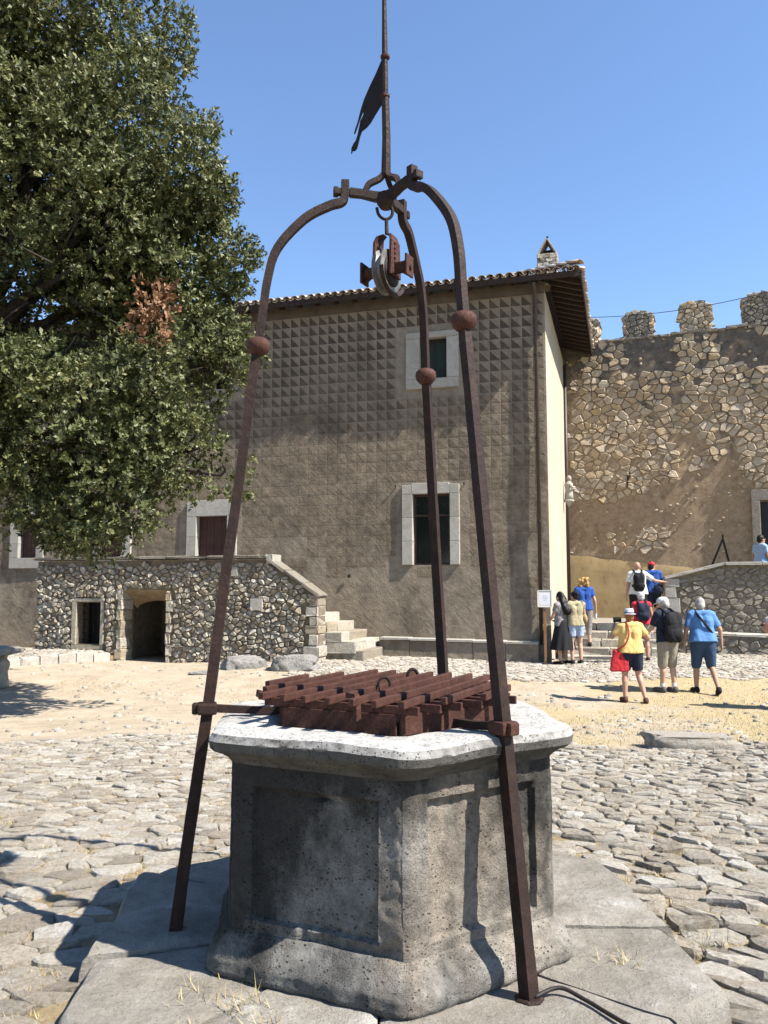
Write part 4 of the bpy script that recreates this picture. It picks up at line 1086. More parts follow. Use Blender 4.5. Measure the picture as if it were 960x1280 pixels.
while x < 8:                                      # broken edge stones along the wall top
    w = rnd.uniform(.14, .34); MB().box((x + w / 2, .12, 9.27 + .06 * nz(x * 2.3, 4.) + rnd.uniform(-.02, .02)), (w - .015, .36, rnd.uniform(.06, .11)), bev=.02, jit=.015).build('edge_stone', M['parapet_stone'], cas, tone=rnd.random()); x += w
# ochre dado at the landing, slit and cracks, blocked door
zt = lambda x: 2.68 - .125 * x
V = []; F = []; n = 40
for i in range(n + 1):
    x = .02 + 3.6 * i / n; z = zt(x) + .05 * nz(x * 2.2, 2.) + .02 * nz(x * 9, 1.)
    for k in range(12):
        zz = .3 + (z - .3) * k / 11; V.append((x, -max(cw(x, zz), 0) - .030 + .022 * (k == 11), zz))
F = [(i * 12 + k, (i + 1) * 12 + k, (i + 1) * 12 + k + 1, i * 12 + k + 1) for i in range(n) for k in range(11)]
mesh('ochre_dado', V, F, M['ochre'], cas, True)
for X0, X1, Z0, Z1 in ((5.24, 5.47, .9, 4.13), (6.75, 6.98, .9, 4.13), (5.24, 6.98, 4.13, 4.44)):
    MB().box(((X0 + X1) / 2, .02, (Z0 + Z1) / 2), (X1 - X0 - .004, .24, Z1 - Z0 - .004), bev=.012, jit=.004).build('door_surround', M['parapet_stone'], cas, tone=.2)
MB().box((5.58, .10, 2.5), (.20, .12, 3.2), bev=.01).build('door_jamb', M['black'], cas)
for k in range(3): MB().box((5.85 + k * .34, .16, 2.45), (.33, .05, 3.1), bev=.008).build('door_plank', M['grey_door'], cas)
MB().box((1.88, -cw(1.88, 4.9) - .01, 4.9), (.07, .05, .42), bev=.01).build('slit', M['black'], cas)
# dark patches in mortar colour, slightly proud of the plaster
for x, z, w, h in ((4.35, 5.6, .13, .9), (4.78, 5.65, .10, .6), (3.0, 5.3, .07, .7)):
    P = [(x + w * (.5 + .5 * abs(nz(k * 1.1, x))) * math.cos(k * .5236) * .6, z + h * .5 * math.sin(k * .5236) * (1 + .25 * nz(k * 2.1, z))) for k in range(12)]
    MB().prism(P, -cw(x, z) - .022, .05).build('dark_patch', M['mortar'], cas)

# ------------------------------------------------------------------ stairs to the right of the house
sta = empty('stone_stairs', (CX, CY, 0), -TH, 'wide pale stone stairs with five steps beside the house corner', 'stairs')
g0 = -.10; SX0, SX1 = .28, 2.62
for i in range(5):
    z1 = g0 + .175 * (i + 1); y0 = .30 + .34 * i; x = SX0
    zb = g0 - .25 if i == 0 else z1 - .20
    while x < SX1 - .1:
        w = min(rnd.uniform(.55, 1.1), SX1 - x)
        if SX1 - x - w < .3: w = SX1 - x
        MB().box((x + w / 2, y0 + .24, (zb + z1) / 2), (w - .01, .48, z1 - zb), bev=.026, jit=.014).build('step', M['rubble'], sta, tone=.5 * rnd.random()); x += w
MB().prism([(SX0, -.3), (SX1, -.3), (SX1, .75), (SX0, .75)], 2.0, 6.4).build('landing', M['slab'], sta)
MB().prism([(SX0, -.3), (SX1, -.3), (SX1, -.10), (SX0, -.10)], .5, 2.0).build('stair_core', M['mortar'], sta)

# ------------------------------------------------------------------ ramped parapet and terrace on the right
par = empty('terrace_parapet', (CX, CY, 0), -TH, 'rubble stone parapet with sloping pale coping right of the stairs', 'wall')
PY = 2.0
def ptop(x): return 1.86 + (2.20 - 1.86) * min(1, (x - 2.65) / 1.35)
MB().prism([(2.66, -.3), (9, -.3), (9, 2.2), (4.0, 2.2), (2.66, 1.86)], PY + .02, PY + .40).build('wall_core', M['mortar'], par)
st = []; sr = random.Random(5)
for q in cells(2.98, 6.4, -.05, 2.25, .15, 71, .46, 1.45, rad(-3), lambda x, z: z < ptop(x) - .09):
    st.append(stone(q, .020 * sr.uniform(.6, 1.7), .022 * sr.uniform(.4, 1.5), sr, .06, 2, .08, .12, .22))
emit(st, lambda u, v, h: (u, PY + .018 - h, v), 'rubble_stone', M['parapet_stone'], par, lambda s: s[3], 'small_rubble')
z = .0; k = 0
while z < 1.84:
    h = min(rnd.uniform(.25, .40), 1.88 - z); w = .34 if k % 2 else .26
    MB().box((2.62 + w / 2, PY + .19, z + h / 2), (w, .46, h - .008), bev=.014, jit=.005).build('pier_stone', M['dressed'], par, tone=.5 + .5 * rnd.random()); z += h; k += 1
an = -math.atan2(.34, 1.35)
for i in range(3):
    t_ = (i + .5) / 3; MB().box((2.62 + 1.40 * t_, PY + .20, 1.90 + .345 * t_), (.49, .56, .07), ry=an, bev=.012, jit=.004).build('coping_slab', M['dressed'], par, tone=rnd.random())
for i in range(4): MB().box((4.03 + .40 + i * .82, PY + .20, 2.24), (.812, .58, .075), bev=.012, jit=.004).build('coping_slab', M['dressed'], par, tone=rnd.random())
MB().prism([(3.0, -.3), (9.5, -.3), (9.5, 1.32), (4.2, 1.32), (3.0, .9)], 2.42, 5.5).build('terrace_floor', M['slab'], par)
low = empty('low_wall', (CX, CY, 0), -TH, 'knee-high rubble wall with pale capping in front of the parapet', 'wall')
MB().prism([(2.80, -.3), (9, -.3), (9, .40), (2.80, .57)], 1.26, 1.96).build('wall_core', M['mortar'], low)
st = []
for q in cells(2.83, 6.2, -.05, .6, .15, 81, .42, 1.4, 0, lambda x, z: z < .55 - .03 * (x - 2.8) and z > gl(x, 1.2) - .06):
    st.append(stone(q, .018 * sr.uniform(.6, 1.5), .026 * sr.uniform(.5, 1.4), sr, .06, 2, .08, .12, .22))
emit(st, lambda u, v, h: (u, 1.258 - h, v), 'rubble_stone', M['parapet_stone'], low, lambda s: s[3], 'small_rubble')
for i in range(6): MB().box((2.78 + .33 + i * .66, 1.60, .595 - .0275 * (.33 + i * .66)), (.652, .78, .06), ry=.0275, bev=.012, jit=.004).build('coping_slab', M['dressed'], low, tone=rnd.random())

fr = empty('iron_trestle', wl(4.1, 3.4, 1.32), -TH, 'black iron A-shaped frame standing on the terrace behind the parapet', 'trestle')
for dx, dy in ((-.62, 0), (.40, .1)): MB().bar([(0.05, 0, 1.60), (dx, dy, 0)], .05).build('leg', M['iron_dark'], fr)
MB().bar([(.05, 0, 1.56), (.05, 0, 1.72)], .04).build('top_pin', M['iron_dark'], fr)
MB().bar([(-.40, 0, .55), (.28, .08, .55)], .035).build('tie_bar', M['iron_dark'], fr)

# overhead wire, sign on post
wr = MB(); P0 = Vector(wl(.9, 5.2, 9.75)); P1 = Vector((11.8, 18.6, 9.5)); pts = []
for i in range(25):
    f = i / 24; p = P0.lerp(P1, f); p.z -= .35 * 4 * f * (1 - f); pts.append(p)
tag(wr.tube(pts, .009, 6).build('overhead_wire', M['rubber']), 'thin dark overhead wire sagging from the roof across the sky', 'wire')
sg = empty('notice_board', (3.62, 18.33, gz(3.62, 18.33)), rad(-8), 'small white notice board on a brown wooden post by the house corner', 'sign')
MB().box((0, 0, .62), (.055, .045, 1.26), bev=.004).build('post', simple('orange brown post wood', (.20, .095, .045), (.30, .15, .075), 9, .7), sg)
M['white_paint'] = simple('white painted board', (.66, .64, .58), (.76, .74, .68), 8, .6, .1)
MB().box((0, -.032, 1.48), (.32, .018, .38), bev=.003).build('board', M['white_paint'], sg)
for X, Z, w, h in ((-.152, 1.48, .016, .38), (.152, 1.48, .016, .38), (0, 1.663, .32, .016), (0, 1.297, .32, .016)): MB().box((X, -.043, Z), (w, .014, h)).build('board_frame', M['white_paint'], sg)
MB().box((0, -.0425, 1.48), (.24, .003, .27)).build('notice', simple('printed notice paper', (.72, .72, .74), (.80, .80, .80), 8, .5, .1), sg)
ink = simple('faded violet ink', (.40, .40, .58), (.55, .55, .68), 40, .7)
ln = MB()
for i in range(4): ln.box((0.01, -.0447, 1.545 - i * .035), (.13 - .03 * abs(i - 1.3), .0012, .012))
ln.build('notice_print', ink, sg)

# ------------------------------------------------------------------ loose rocks, slab, stone seat
def rock(name, c, r, seed, label, mat=None, rz=0, flat=1.0, ex=.62):
    bm = bmesh.new(); bmesh.ops.create_icosphere(bm, subdivisions=4, radius=1)
    ca, sa = math.cos(rz), math.sin(rz)
    for v in bm.verts:
        p = v.co.copy(); d = 1 + .26 * nz(p.x * 1.5 + seed, p.y * 1.5, p.z * 1.5) + .12 * nz(p.x * 4 + seed, p.y * 4, p.z * 4) + .05 * nz(p.x * 11, p.y * 11 + seed, p.z * 11)
        p = Vector((math.copysign(abs(p.x) ** ex, p.x), math.copysign(abs(p.y) ** ex, p.y), math.copysign(abs(p.z) ** .7, p.z))) * d
        x, y, z = p.x * r[0], p.y * r[1], min(p.z, flat) * r[2]; v.co = Vector((x * ca - y * sa, x * sa + y * ca, z))
    me = bpy.data.meshes.new(name); bm.to_mesh(me); bm.free(); me.materials.append(mat or M['rock'])
    a = me.attributes.new('tone', 'FLOAT', 'POINT'); a.data.foreach_set('value', [.5] * len(me.vertices))
    me.polygons.foreach_set('use_smooth', [True] * len(me.polygons))
    o = link(name, me); o.location = c; tag(o, label, 'rock'); return o
rock('boulder', (-1.80, 16.55, gz(-1.8, 16.5) + .10), (.50, .32, .19), 3., 'broad pale boulder lying before the right end of the outbuilding', rz=-.1)
rock('boulder', (-2.92, 17.0, gz(-2.9, 17) + .05), (.42, .25, .20), 8., 'pale boulder left of the broad one, partly behind the tripod leg', rz=.35)
rock('flat_stone', (3.32, 8.95, gz(3.3, 8.9) + .04), (.46, .20, .19), 21., 'flat rough limestone block lying on the dry grass edge', M['cobble'], rz=-.10, flat=.6, ex=.45)
rock('flat_stone', (-3.6, 16.3, gz(-3.6, 16.3)), (.24, .14, .06), 31., 'small low rock on the earth left of the boulders')
stn = empty('stone_bench', (-7.30, 15.0, gz(-7.3, 15)), .1, 'old dark stone bench with thick slab top at the left edge', 'bench')
rk = rock('slab', (0, 0, .66), (.55, .42, .09), 5., 'x', M['slab']); rk.parent = stn
rk2 = rock('foot', (-.05, 0, .28), (.40, .32, .40), 15., 'x', M['rubble']); rk2.parent = stn
for o in (rk, rk2):
    del o['label']; del o['category']
# ------------------------------------------------------------------ holm oak on the left
tree = empty('holm_oak', (-6.9, 11.6, gz(-6.9, 11.6) - .05), 0, 'big dense holm oak reaching into view from the left, one brown dead spray', 'tree')
TO = np.array([-6.9, 11.6, gz(-6.9, 11.6) - .05])
rg = np.random.default_rng(5)
# lobes of the crown: world x, depth, z, radius
LB = [(-4.95, 11.5, 8.7, 1.6), (-3.45, 11.7, 7.9, .85), (-3.95, 11.3, 7.3, 1.45), (-3.12, 12.0, 6.7, .74), (-4.7, 11.0, 5.9, 1.6), (-2.9, 12.4, 5.3, .62),
      (-3.4, 11.6, 4.65, .98), (-2.95, 11.6, 3.62, .58), (-4.25, 11.2, 3.75, 1.25), (-4.0, 11.3, 2.90, .62), (-4.95, 11.4, 4.6, 1.25), (-3.25, 12.2, 6.0, .85), (-2.6, 12.1, 4.92, .34),
      (-4.0, 11.5, 9.3, .5), (-4.9, 11.8, 10.5, 1.5), (-6.2, 11.6, 7.2, 2.2), (-6.4, 11.4, 9.6, 2.2), (-6.5, 11.6, 4.9, 1.8), (-2.75, 12.0, 7.35, .30), (-3.45, 11.4, 3.0, .42), (-4.75, 11.4, 2.62, .45), (-4.3, 11.3, 2.55, .38), (-3.75, 11.35, 2.75, .36), (-2.55, 11.8, 3.32, .36),
      (-5.6, 13.4, 8.2, 2.0), (-5.0, 13.0, 5.8, 1.7)]
def spray(lobes, dens, rr, per=24, cr=(.20, .44)):
    """foliage in three scales: lobes carry leafy clumps, clumps carry sprigs on their outer side"""
    P = []; D = []
    for x, y, z, r in lobes:
        n = max(6, int(dens * 4 * math.pi * r * r)); c0 = np.array([x, y, z])
        d = rr.normal(size=(n, 3)); d /= np.linalg.norm(d, axis=1)[:, None]
        for q in d:
            bm_ = 1 + .34 * nz(*(q * 1.7 + x)) + .16 * nz(*(q * 4.3 + y))
            c = c0 + q * r * bm_ * (1 - .38 * rr.random() ** 2)
            if r > .75 and nz(*(c * .85)) + .4 * nz(*(c * 2.1)) < -.09: continue                 # hollows between the masses of leaves
            k = rr.uniform(*cr) * (1 if r > .6 else .7); m = int(per * (k / .32) ** 2)
            e = rr.normal(size=(m, 3)) + q * .9; e /= np.linalg.norm(e, axis=1)[:, None]
            P.append(c + e * (k * (.55 + .45 * rr.random((m, 1)) ** .5)) * np.array([1.1, 1.1, .8])); D.append(e)
    return np.concatenate(P), np.concatenate(D)
def leaves(name, P, D, per, Ls, mat, parent, rr):
    n = len(P); up = np.array([0, 0, .45]); ax = D + up + rr.normal(scale=.45, size=(n, 3)); ax /= np.linalg.norm(ax, axis=1)[:, None]
    k = per; A = np.repeat(ax, k, 0); B = np.repeat(P, k, 0); N = n * k
    t_ = rr.random(N) * .17; side = rr.normal(size=(N, 3)); side -= A * (side * A).sum(1)[:, None]; side /= np.linalg.norm(side, axis=1)[:, None]
    o = B + A * t_[:, None]; dr = side * .8 + A * rr.uniform(.2, 1.1, (N, 1)); dr /= np.linalg.norm(dr, axis=1)[:, None]
    w = np.cross(dr, A); w /= np.linalg.norm(w, axis=1)[:, None]; w += .5 * rr.normal(size=(N, 3)) * .5
    L = Ls * rr.uniform(.65, 1.25, N)[:, None]; wd = L * .24
    nn = np.cross(w, dr)
    V = np.stack([o, o + dr * L * .5 + w * wd + nn * L * .05, o + dr * L, o + dr * L * .5 - w * wd + nn * L * .05], 1).reshape(-1, 3)
    return fast_mesh(name, V - TO, np.arange(N * 4).reshape(-1, 4), mat, parent)
P, D = spray(LB, 5.2, rg)
dead = (np.abs(P[:, 0] + 3.38) < .32) & (np.abs(P[:, 2] - 5.62) < .46) & (P[:, 1] < 12.6)
front = np.linalg.norm(P - np.array([-3.35, 11.2, 5.55]), axis=1)
crown = leaves('crown', P[~dead], D[~dead], 15, .072, M['leaf'], tree, rg); crown['kind'] = 'stuff'
Pd, Dd = spray([(-2.94, 10.05, 5.28, .13), (-3.0, 10.05, 4.98, .15), (-2.92, 10.1, 5.48, .09)], 110, rg, 20, (.10, .16))
dl = leaves('dead_spray', Pd, Dd, 12, .075, M['leaf_dead'], tree, rg); dl['kind'] = 'stuff'; dl['label'] = 'brown dead leaves on one spray'
# trunk, limbs and twigs
def limb(name, pts, r0, r1, n=9):
    pts = [Vector(p) - Vector(TO) for p in pts]; sp = smooth_path(pts, 5); m = len(sp)
    sp = [p + Vector((nz(i * .5, 1.), nz(i * .5, 2.), nz(i * .5, 3.))) * .05 for i, p in enumerate(sp)]
    return MB().tube(sp, [r0 + (r1 - r0) * i / (m - 1) for i in range(m)], n).build(name, M['bark'], tree, True)
limb('trunk', [(-6.9, 11.6, -.5), (-6.88, 11.6, .2), (-6.75, 11.5, 1.5), (-6.8, 11.6, 3.0), (-6.5, 11.6, 4.4)], .42, .28, 14)
hubs = [(-6.5, 11.6, 4.4), (-6.2, 11.6, 5.2), (-6.6, 11.6, 3.4)]
for i, (x, y, z, r) in enumerate(LB[:24]):
    h = hubs[0] if z > 6 else (hubs[1] if z > 4.4 else hubs[2])
    mid = ((h[0] + x) / 2 + .1, (h[1] + y) / 2 + .15, (h[2] + z) / 2 + .25)
    limb('limb', [h, mid, (x, y, z), (x + .6 * r, y - .2, z + .35 * r)], .11 if r > 1 else .07, .012, 7)
rt = random.Random(9); b = MB()
for x, y, z, r in LB[:24]:
    for k in range(int(9 * r)):
        d = Vector((rt.gauss(0, 1), rt.gauss(-.5, 1), rt.gauss(0, 1))).normalized()
        p0 = Vector((x, y, z)) + d * r * .25; p1 = Vector((x, y, z)) + d * r * .85
        pm = (p0 + p1) / 2 + Vector((rt.gauss(0, .1), rt.gauss(0, .1), rt.gauss(0, .1))) * r
        b.tube([p0 - Vector(TO), pm - Vector(TO), p1 - Vector(TO)], [.022, .014, .006], 5)
b.build('twigs', M['bark'], tree, True)['kind'] = 'stuff'

# ------------------------------------------------------------------ people
def fab(name, c, v=.75, scale=9, rough=.85):
    return simple('cloth ' + name, tuple(x * v for x in c), c, scale, rough, .35, 120, .004, 0, .2)
def skin_m(name, c):
    t = NT('skin ' + name); col = t.ramp(t.noise(9, 5, .6), [(.3, tuple(x * .86 for x in c)), (.7, c)])
    m = t.out(col, .55, None, 0, .35); t.b.inputs['Subsurface Weight'].default_value = .08; t.b.inputs['Subsurface Radius'].default_value = (.02, .008, .004); return m
SK = [skin_m('tanned', (.47, .265, .18)), skin_m('light', (.58, .36, .265)), skin_m('ruddy', (.52, .285, .20)), skin_m('brown', (.40, .215, .14))]
DG = bpy.context.evaluated_depsgraph_get
def remesh(name, b, vox, mat, parent, smooth_it=3, wr=0., seed=0.):
    """fuse overlapping volumes into one continuous skin"""
    me = bpy.data.meshes.new('tmp'); me.from_pydata([tuple(v) for v in b.V], [], b.F); me.update()
    bm = bmesh.new(); bm.from_mesh(me); bmesh.ops.remove_doubles(bm, verts=bm.verts, dist=1e-6); bmesh.ops.recalc_face_normals(bm, faces=bm.faces); bm.to_mesh(me); bm.free()
    o = bpy.data.objects.new('tmp', me); COL.objects.link(o)
    m = o.modifiers.new('r', 'REMESH'); m.mode = 'VOXEL'; m.voxel_size = vox; m.use_smooth_shade = True
    s = o.modifiers.new('s', 'SMOOTH'); s.iterations = smooth_it; s.factor = .5
    dg = DG(); dg.update(); ev = o.evaluated_get(dg); out = bpy.data.meshes.new_from_object(ev, depsgraph=dg)
    bpy.data.objects.remove(o); bpy.data.meshes.remove(me)
    out.name = name; out.materials.clear(); out.materials.append(mat)
    if wr:
        co = np.zeros(len(out.vertices) * 3, np.float32); out.vertices.foreach_get('co', co); co = co.reshape(-1, 3)
        nr = np.zeros_like(co).ravel(); out.vertices.foreach_get('normal', nr); nr = nr.reshape(-1, 3)
        d = np.array([nz(p[0] * 13 + seed, p[1] * 13, p[2] * 7 + p[0] * 6) + .5 * nz(p[0] * 30, p[1] * 30 + seed, p[2] * 16) for p in co])
        out.vertices.foreach_set('co', (co + nr * (d * wr)[:, None]).ravel())
    out.polygons.foreach_set('use_smooth', [True] * len(out.polygons))
    return link(name, out, parent)

def cone(b, p, q, r0, r1, capA=True, capB=True, flat=1.0, n=14):
    """round cone between two joints"""
    p, q = Vector(p), Vector(q); d = (q - p); L = d.length; d.normalize(); pts = []; rs = []
    if capA:
        for a in (80, 55, 30): pts.append(p - d * r0 * math.sin(rad(a)) ); rs.append(r0 * math.cos(rad(a)))
    pts.append(p); rs.append(r0); pts.append(q); rs.append(r1)
    if capB:
        for a in (30, 55, 80): pts.append(q + d * r1 * math.sin(rad(a))); rs.append(r1 * math.cos(rad(a)))
    b.tube(pts, rs, n); return b

def lerp(a, b_, t_): return Vector(a).lerp(Vector(b_), t_)

def person(label, loc, face, h, J=None, lean=0., skin=0, shirt=None, sleeve=.6, low=None, low_len=.7, shoes=None, hair=None, extra=None, head_turn=0., head_tilt=0., wide=1.0, socks=None, skirt=None):
    s = h / 1.70; pr = empty('person', loc, face, label, 'person', 'visitors in the courtyard')
    K = {'pel': (0, 0, .93), 'wai': (0, .01, 1.08), 'che': (0, .0, 1.29), 'nec': (0, -.01, 1.45), 'hed': (0, .03, 1.585),
         'shL': (-.175, -.01, 1.40), 'elL': (-.235, -.03, 1.13), 'wrL': (-.25, .06, .90), 'shR': (.175, -.01, 1.40), 'elR': (.235, -.03, 1.13), 'wrR': (.25, .06, .90),
         'hiL': (-.092, 0, .91), 'knL': (-.105, .03, .50), 'anL': (-.105, -.02, .085), 'hiR': (.092, 0, .91), 'knR': (.105, .03, .50), 'anR': (.105, -.02, .085), 'toL': (-.12, .13, .035), 'toR': (.12, .13, .035)}
    K.update(J or {})
    K = {k: Vector(v) for k, v in K.items()}
    if lean:
        R = Matrix.Rotation(-lean, 3, 'X'); o = K['pel']
        for k in ('wai', 'che', 'nec', 'hed', 'shL', 'shR', 'elL', 'elR', 'wrL', 'wrR'): K[k] = o + R @ (K[k] - o)
    K = {k: v * s for k, v in K.items()}
    w = wide
    def torso(b, e=0., lower=True, down=False):
        for x in (-1, 1):
            ex = (K['shR'] - K['shL']).normalized() * x
            cone(b, K['wai'] + ex * .055 * w * s, K['che'] + ex * .075 * w * s, (.092 * w + e) * s, (.098 * w + e) * s)
            cone(b, K['che'] + ex * .075 * w * s, lerp(K['shL'] if x < 0 else K['shR'], K['nec'], .25), (.098 * w + e) * s, (.062 + e) * s)
            cone(b, lerp(K['nec'], K['che'], .15), K['shL'] if x < 0 else K['shR'], (.060 + e * .8) * s, (.058 + e) * s)
            if lower: cone(b, K['hiL'] if x < 0 else K['hiR'], K['wai'] + ex * .05 * w * s, (.105 * w + e) * s, (.095 * w + e) * s)
    hd = K['hed']; R = Matrix.Rotation(head_turn, 3, 'Z') @ Matrix.Rotation(-head_tilt - lean * .45, 3, 'X')
    def H(x, y, z): return hd + R @ Vector((x, y, z)) * s
    b = MB(); torso(b)
    for S_ in 'LR':
        cone(b, K['sh' + S_], K['el' + S_], .052 * s, .041 * s); cone(b, K['el' + S_], K['wr' + S_], .041 * s, .027 * s)
        cone(b, K['hi' + S_], K['kn' + S_], .092 * w * s, .056 * s); cone(b, lerp(K['kn' + S_], K['an' + S_], .28) - Vector((0, .012, 0)), K['an' + S_], .057 * s, .036 * s); cone(b, K['kn' + S_], lerp(K['kn' + S_], K['an' + S_], .3) - Vector((0, .01, 0)), .053 * s, .056 * s)
        cone(b, K['an' + S_] + Vector((0, -.02, -.03)) * s, K['to' + S_], .038 * s, .030 * s)
        # hand: palm, four curled fingers, thumb
        d = (K['wr' + S_] - K['el' + S_]).normalized(); sx = 1 if S_ == 'R' else -1
        fwd = Vector((0, 1, 0)) - d * d.y; fwd = fwd.normalized() if fwd.length > .1 else Vector((0, 0, 1)); inn = d.cross(fwd).normalized()
        if inn.x * sx > 0: inn = -inn
        wq = K['wr' + S_]
        for k in range(3): cone(b, wq + fwd * (.022 * (k - 1)) * s * .6, wq + d * .075 * s + fwd * (.026 * (k - 1)) * s, .017 * s, .015 * s, n=8)
        for k in range(4):
            o = wq + d * .078 * s + fwd * (.034 - .0225 * k) * s; L = (.066, .076, .070, .055)[k] * s
            m = o + d * L * .5 + inn * .012 * s; e = m + d * L * .42 + inn * .030 * s
            cone(b, o, m, .0095 * s, .009 * s, n=7); cone(b, m, e, .009 * s, .0075 * s, n=7)
        o = wq + d * .025 * s + fwd * .030 * s; m = o + (d * .6 + fwd * .8 + inn * .2).normalized() * .038 * s; e = m + (d * .9 + fwd * .25 + inn * .3).normalized() * .03 * s
        cone(b, o, m, .013 * s, .011 * s, n=7); cone(b, m, e, .011 * s, .009 * s, n=7)
    cone(b, K['nec'] - Vector((0, 0, .03)), H(0, -.015, -.05), .056 * s, .053 * s)
    b.ell(H(0, -.012, .025), (.076 * s, .097 * s, .097 * s), 18, 12, R); b.ell(H(0, .028, -.045), (.058 * s, .068 * s, .075 * s), 16, 10, R)
    cone(b, H(0, .088, .012), H(0, .108, -.022), .010 * s, .016 * s, n=8); cone(b, H(-.018, .088, -.058), H(.018, .088, -.058), .011 * s, .011 * s, n=8)
    cone(b, H(-.045, .078, .030), H(.045, .078, .030), .014 * s, .014 * s, n=8)
    for x in (-1, 1): b.ell(H(x * .078, -.008, -.008), (.012 * s, .022 * s, .033 * s), 8, 6, R)
    remesh('body', b, .0075, SK[skin], pr, 2)
    for x in (-1, 1): MB().ell(H(x * .030, .083, .012), (.012 * s, .009 * s, .008 * s), 8, 6, R).build('eye', M['black'], pr, True)
    if shirt:
        b = MB(); torso(b, .020, False)
        dn = (K['pel'] - K['wai']).normalized()
        for x in (-1, -.33, .33, 1):
            ex = (K['shR'] - K['shL']).normalized() * x; cone(b, K['wai'] + ex * .068 * w * s - dn * .05 * s, K['pel'] + ex * .080 * w * s + dn * .035 * s, .118 * w * s, .140 * w * s, True, False, n=24)
        if sleeve > 0:
            for S_ in 'LR':
                e1 = min(sleeve, 1.); cone(b, K['sh' + S_], lerp(K['sh' + S_], K['el' + S_], e1), .070 * s, (.062 if sleeve < .9 else .056) * s, True, False)
                if sleeve > 1: cone(b, K['el' + S_], lerp(K['el' + S_], K['wr' + S_], sleeve - 1), .056 * s, .044 * s, True, False)
        remesh('shirt', b, .011, shirt, pr, 3, .007, loc[0] * 3)
    if low:
        b = MB()
        for S_ in 'LR':
            cone(b, K['hi' + S_], lerp(K['hi' + S_], K['kn' + S_], min(1, low_len)), (.112 * w + .008) * s, (.112 * w + (.088 - .112 * w) * min(1, low_len)) * s, True, low_len >= 1)
            if low_len > 1: cone(b, K['kn' + S_], lerp(K['kn' + S_], K['an' + S_], low_len - 1), .082 * s, .066 * s, True, False)
            ex = (K['hiR'] - K['hiL']).normalized() * (1 if S_ == 'R' else -1); cone(b, K['hi' + S_] + ex * .004, K['wai'] + ex * .045 * w * s - Vector((0, 0, .02)), (.108 * w) * s, (.098 * w) * s)
        cone(b, K['hiL'], K['hiR'], .115 * w * s, .115 * w * s)
        remesh('trousers' if low_len > 1 else 'shorts', b, .011, low, pr, 3, .006, loc[0] * 5)
    if skirt:
        mat_, zt, zb, r0, r1 = skirt; V = []; F = []; n = 48; m = 16
        for j in range(m + 1):
            f = j / m; z = zt + (zb - zt) * f; rr = r0 + (r1 - r0) * f ** .8
            for k in range(n): a = 2 * math.pi * k / n; q = rr * (1 + .09 * f * math.sin(a * 9 + 2 * f) + .03 * math.sin(a * 5)); V.append((q * math.cos(a) * 1.1 * s, (q * math.sin(a) * .85 - .01) * s, z * s))
        F = [(j * n + k, (j + 1) * n + k, (j + 1) * n + (k + 1) % n, j * n + (k + 1) % n) for j in range(m) for k in range(n)]
        F.append(tuple(range(n - 1, -1, -1)) if False else tuple(range(n)))
        mesh('skirt', V, F, mat_, pr, True)
    for S_ in 'LR':
        if socks: remesh('sock', cone(MB(), lerp(K['an' + S_], K['kn' + S_], .22), K['an' + S_] - Vector((0, 0, .02)), .046 * s, .046 * s, False, True), .009, socks, pr, 1)
        b = MB(); a = K['an' + S_] + Vector((0, -.035, -.035)) * s; to = K['to' + S_]
        cone(b, a, to + Vector((0, .01, .008)) * s, .050 * s, .043 * s); cone(b, a, K['an' + S_] + Vector((0, -.005, .01)) * s, .050 * s, .045 * s, True, False)
        cone(b, a - Vector((0, 0, .014)) * s, to - Vector((0, -.005, .004)) * s, .048 * s, .042 * s)
        remesh('shoe', b, .009, shoes, pr, 2)
    if hair:
        mat_, kind = hair; b = MB()
        if kind != 'bald':
            b.ell(H(0, -.022, .040), (.086 * s, .103 * s, .097 * s), 18, 12, R)
            b.ell(H(0, -.062, -.008), (.080 * s, .062 * s, .085 * s), 16, 10, R)
        if kind == 'curly':
            for k in range(26):
                a = rt.uniform(0, 6.28); z = rt.uniform(-.10, .11); q = .088 + .02 * rt.random()
                if math.sin(a) > .55 and z < .05: continue
                b.ell(H(q * math.cos(a) * 1.05, q * math.sin(a) - .03, z), (.042 * s,) * 3, 8, 6)
        if kind == 'long':
            cone(b, H(0, -.06, .0), H(.01, -.125, -.36), .085 * s, .095 * s); cone(b, H(-.03, -.07, -.05), H(-.05, -.12, -.30), .07 * s, .075 * s); cone(b, H(.04, -.06, -.05), H(.06, -.10, -.30), .06 * s, .07 * s)
        if kind == 'bun': b.ell(H(0, -.115, .03), (.045 * s,) * 3, 10, 8)
        if kind != 'bald': remesh('hair', b, .009, mat_, pr, 2, .010 if kind != 'long' else .014, 3.)
    if extra: extra(pr, K, H, R, s)
    return pr

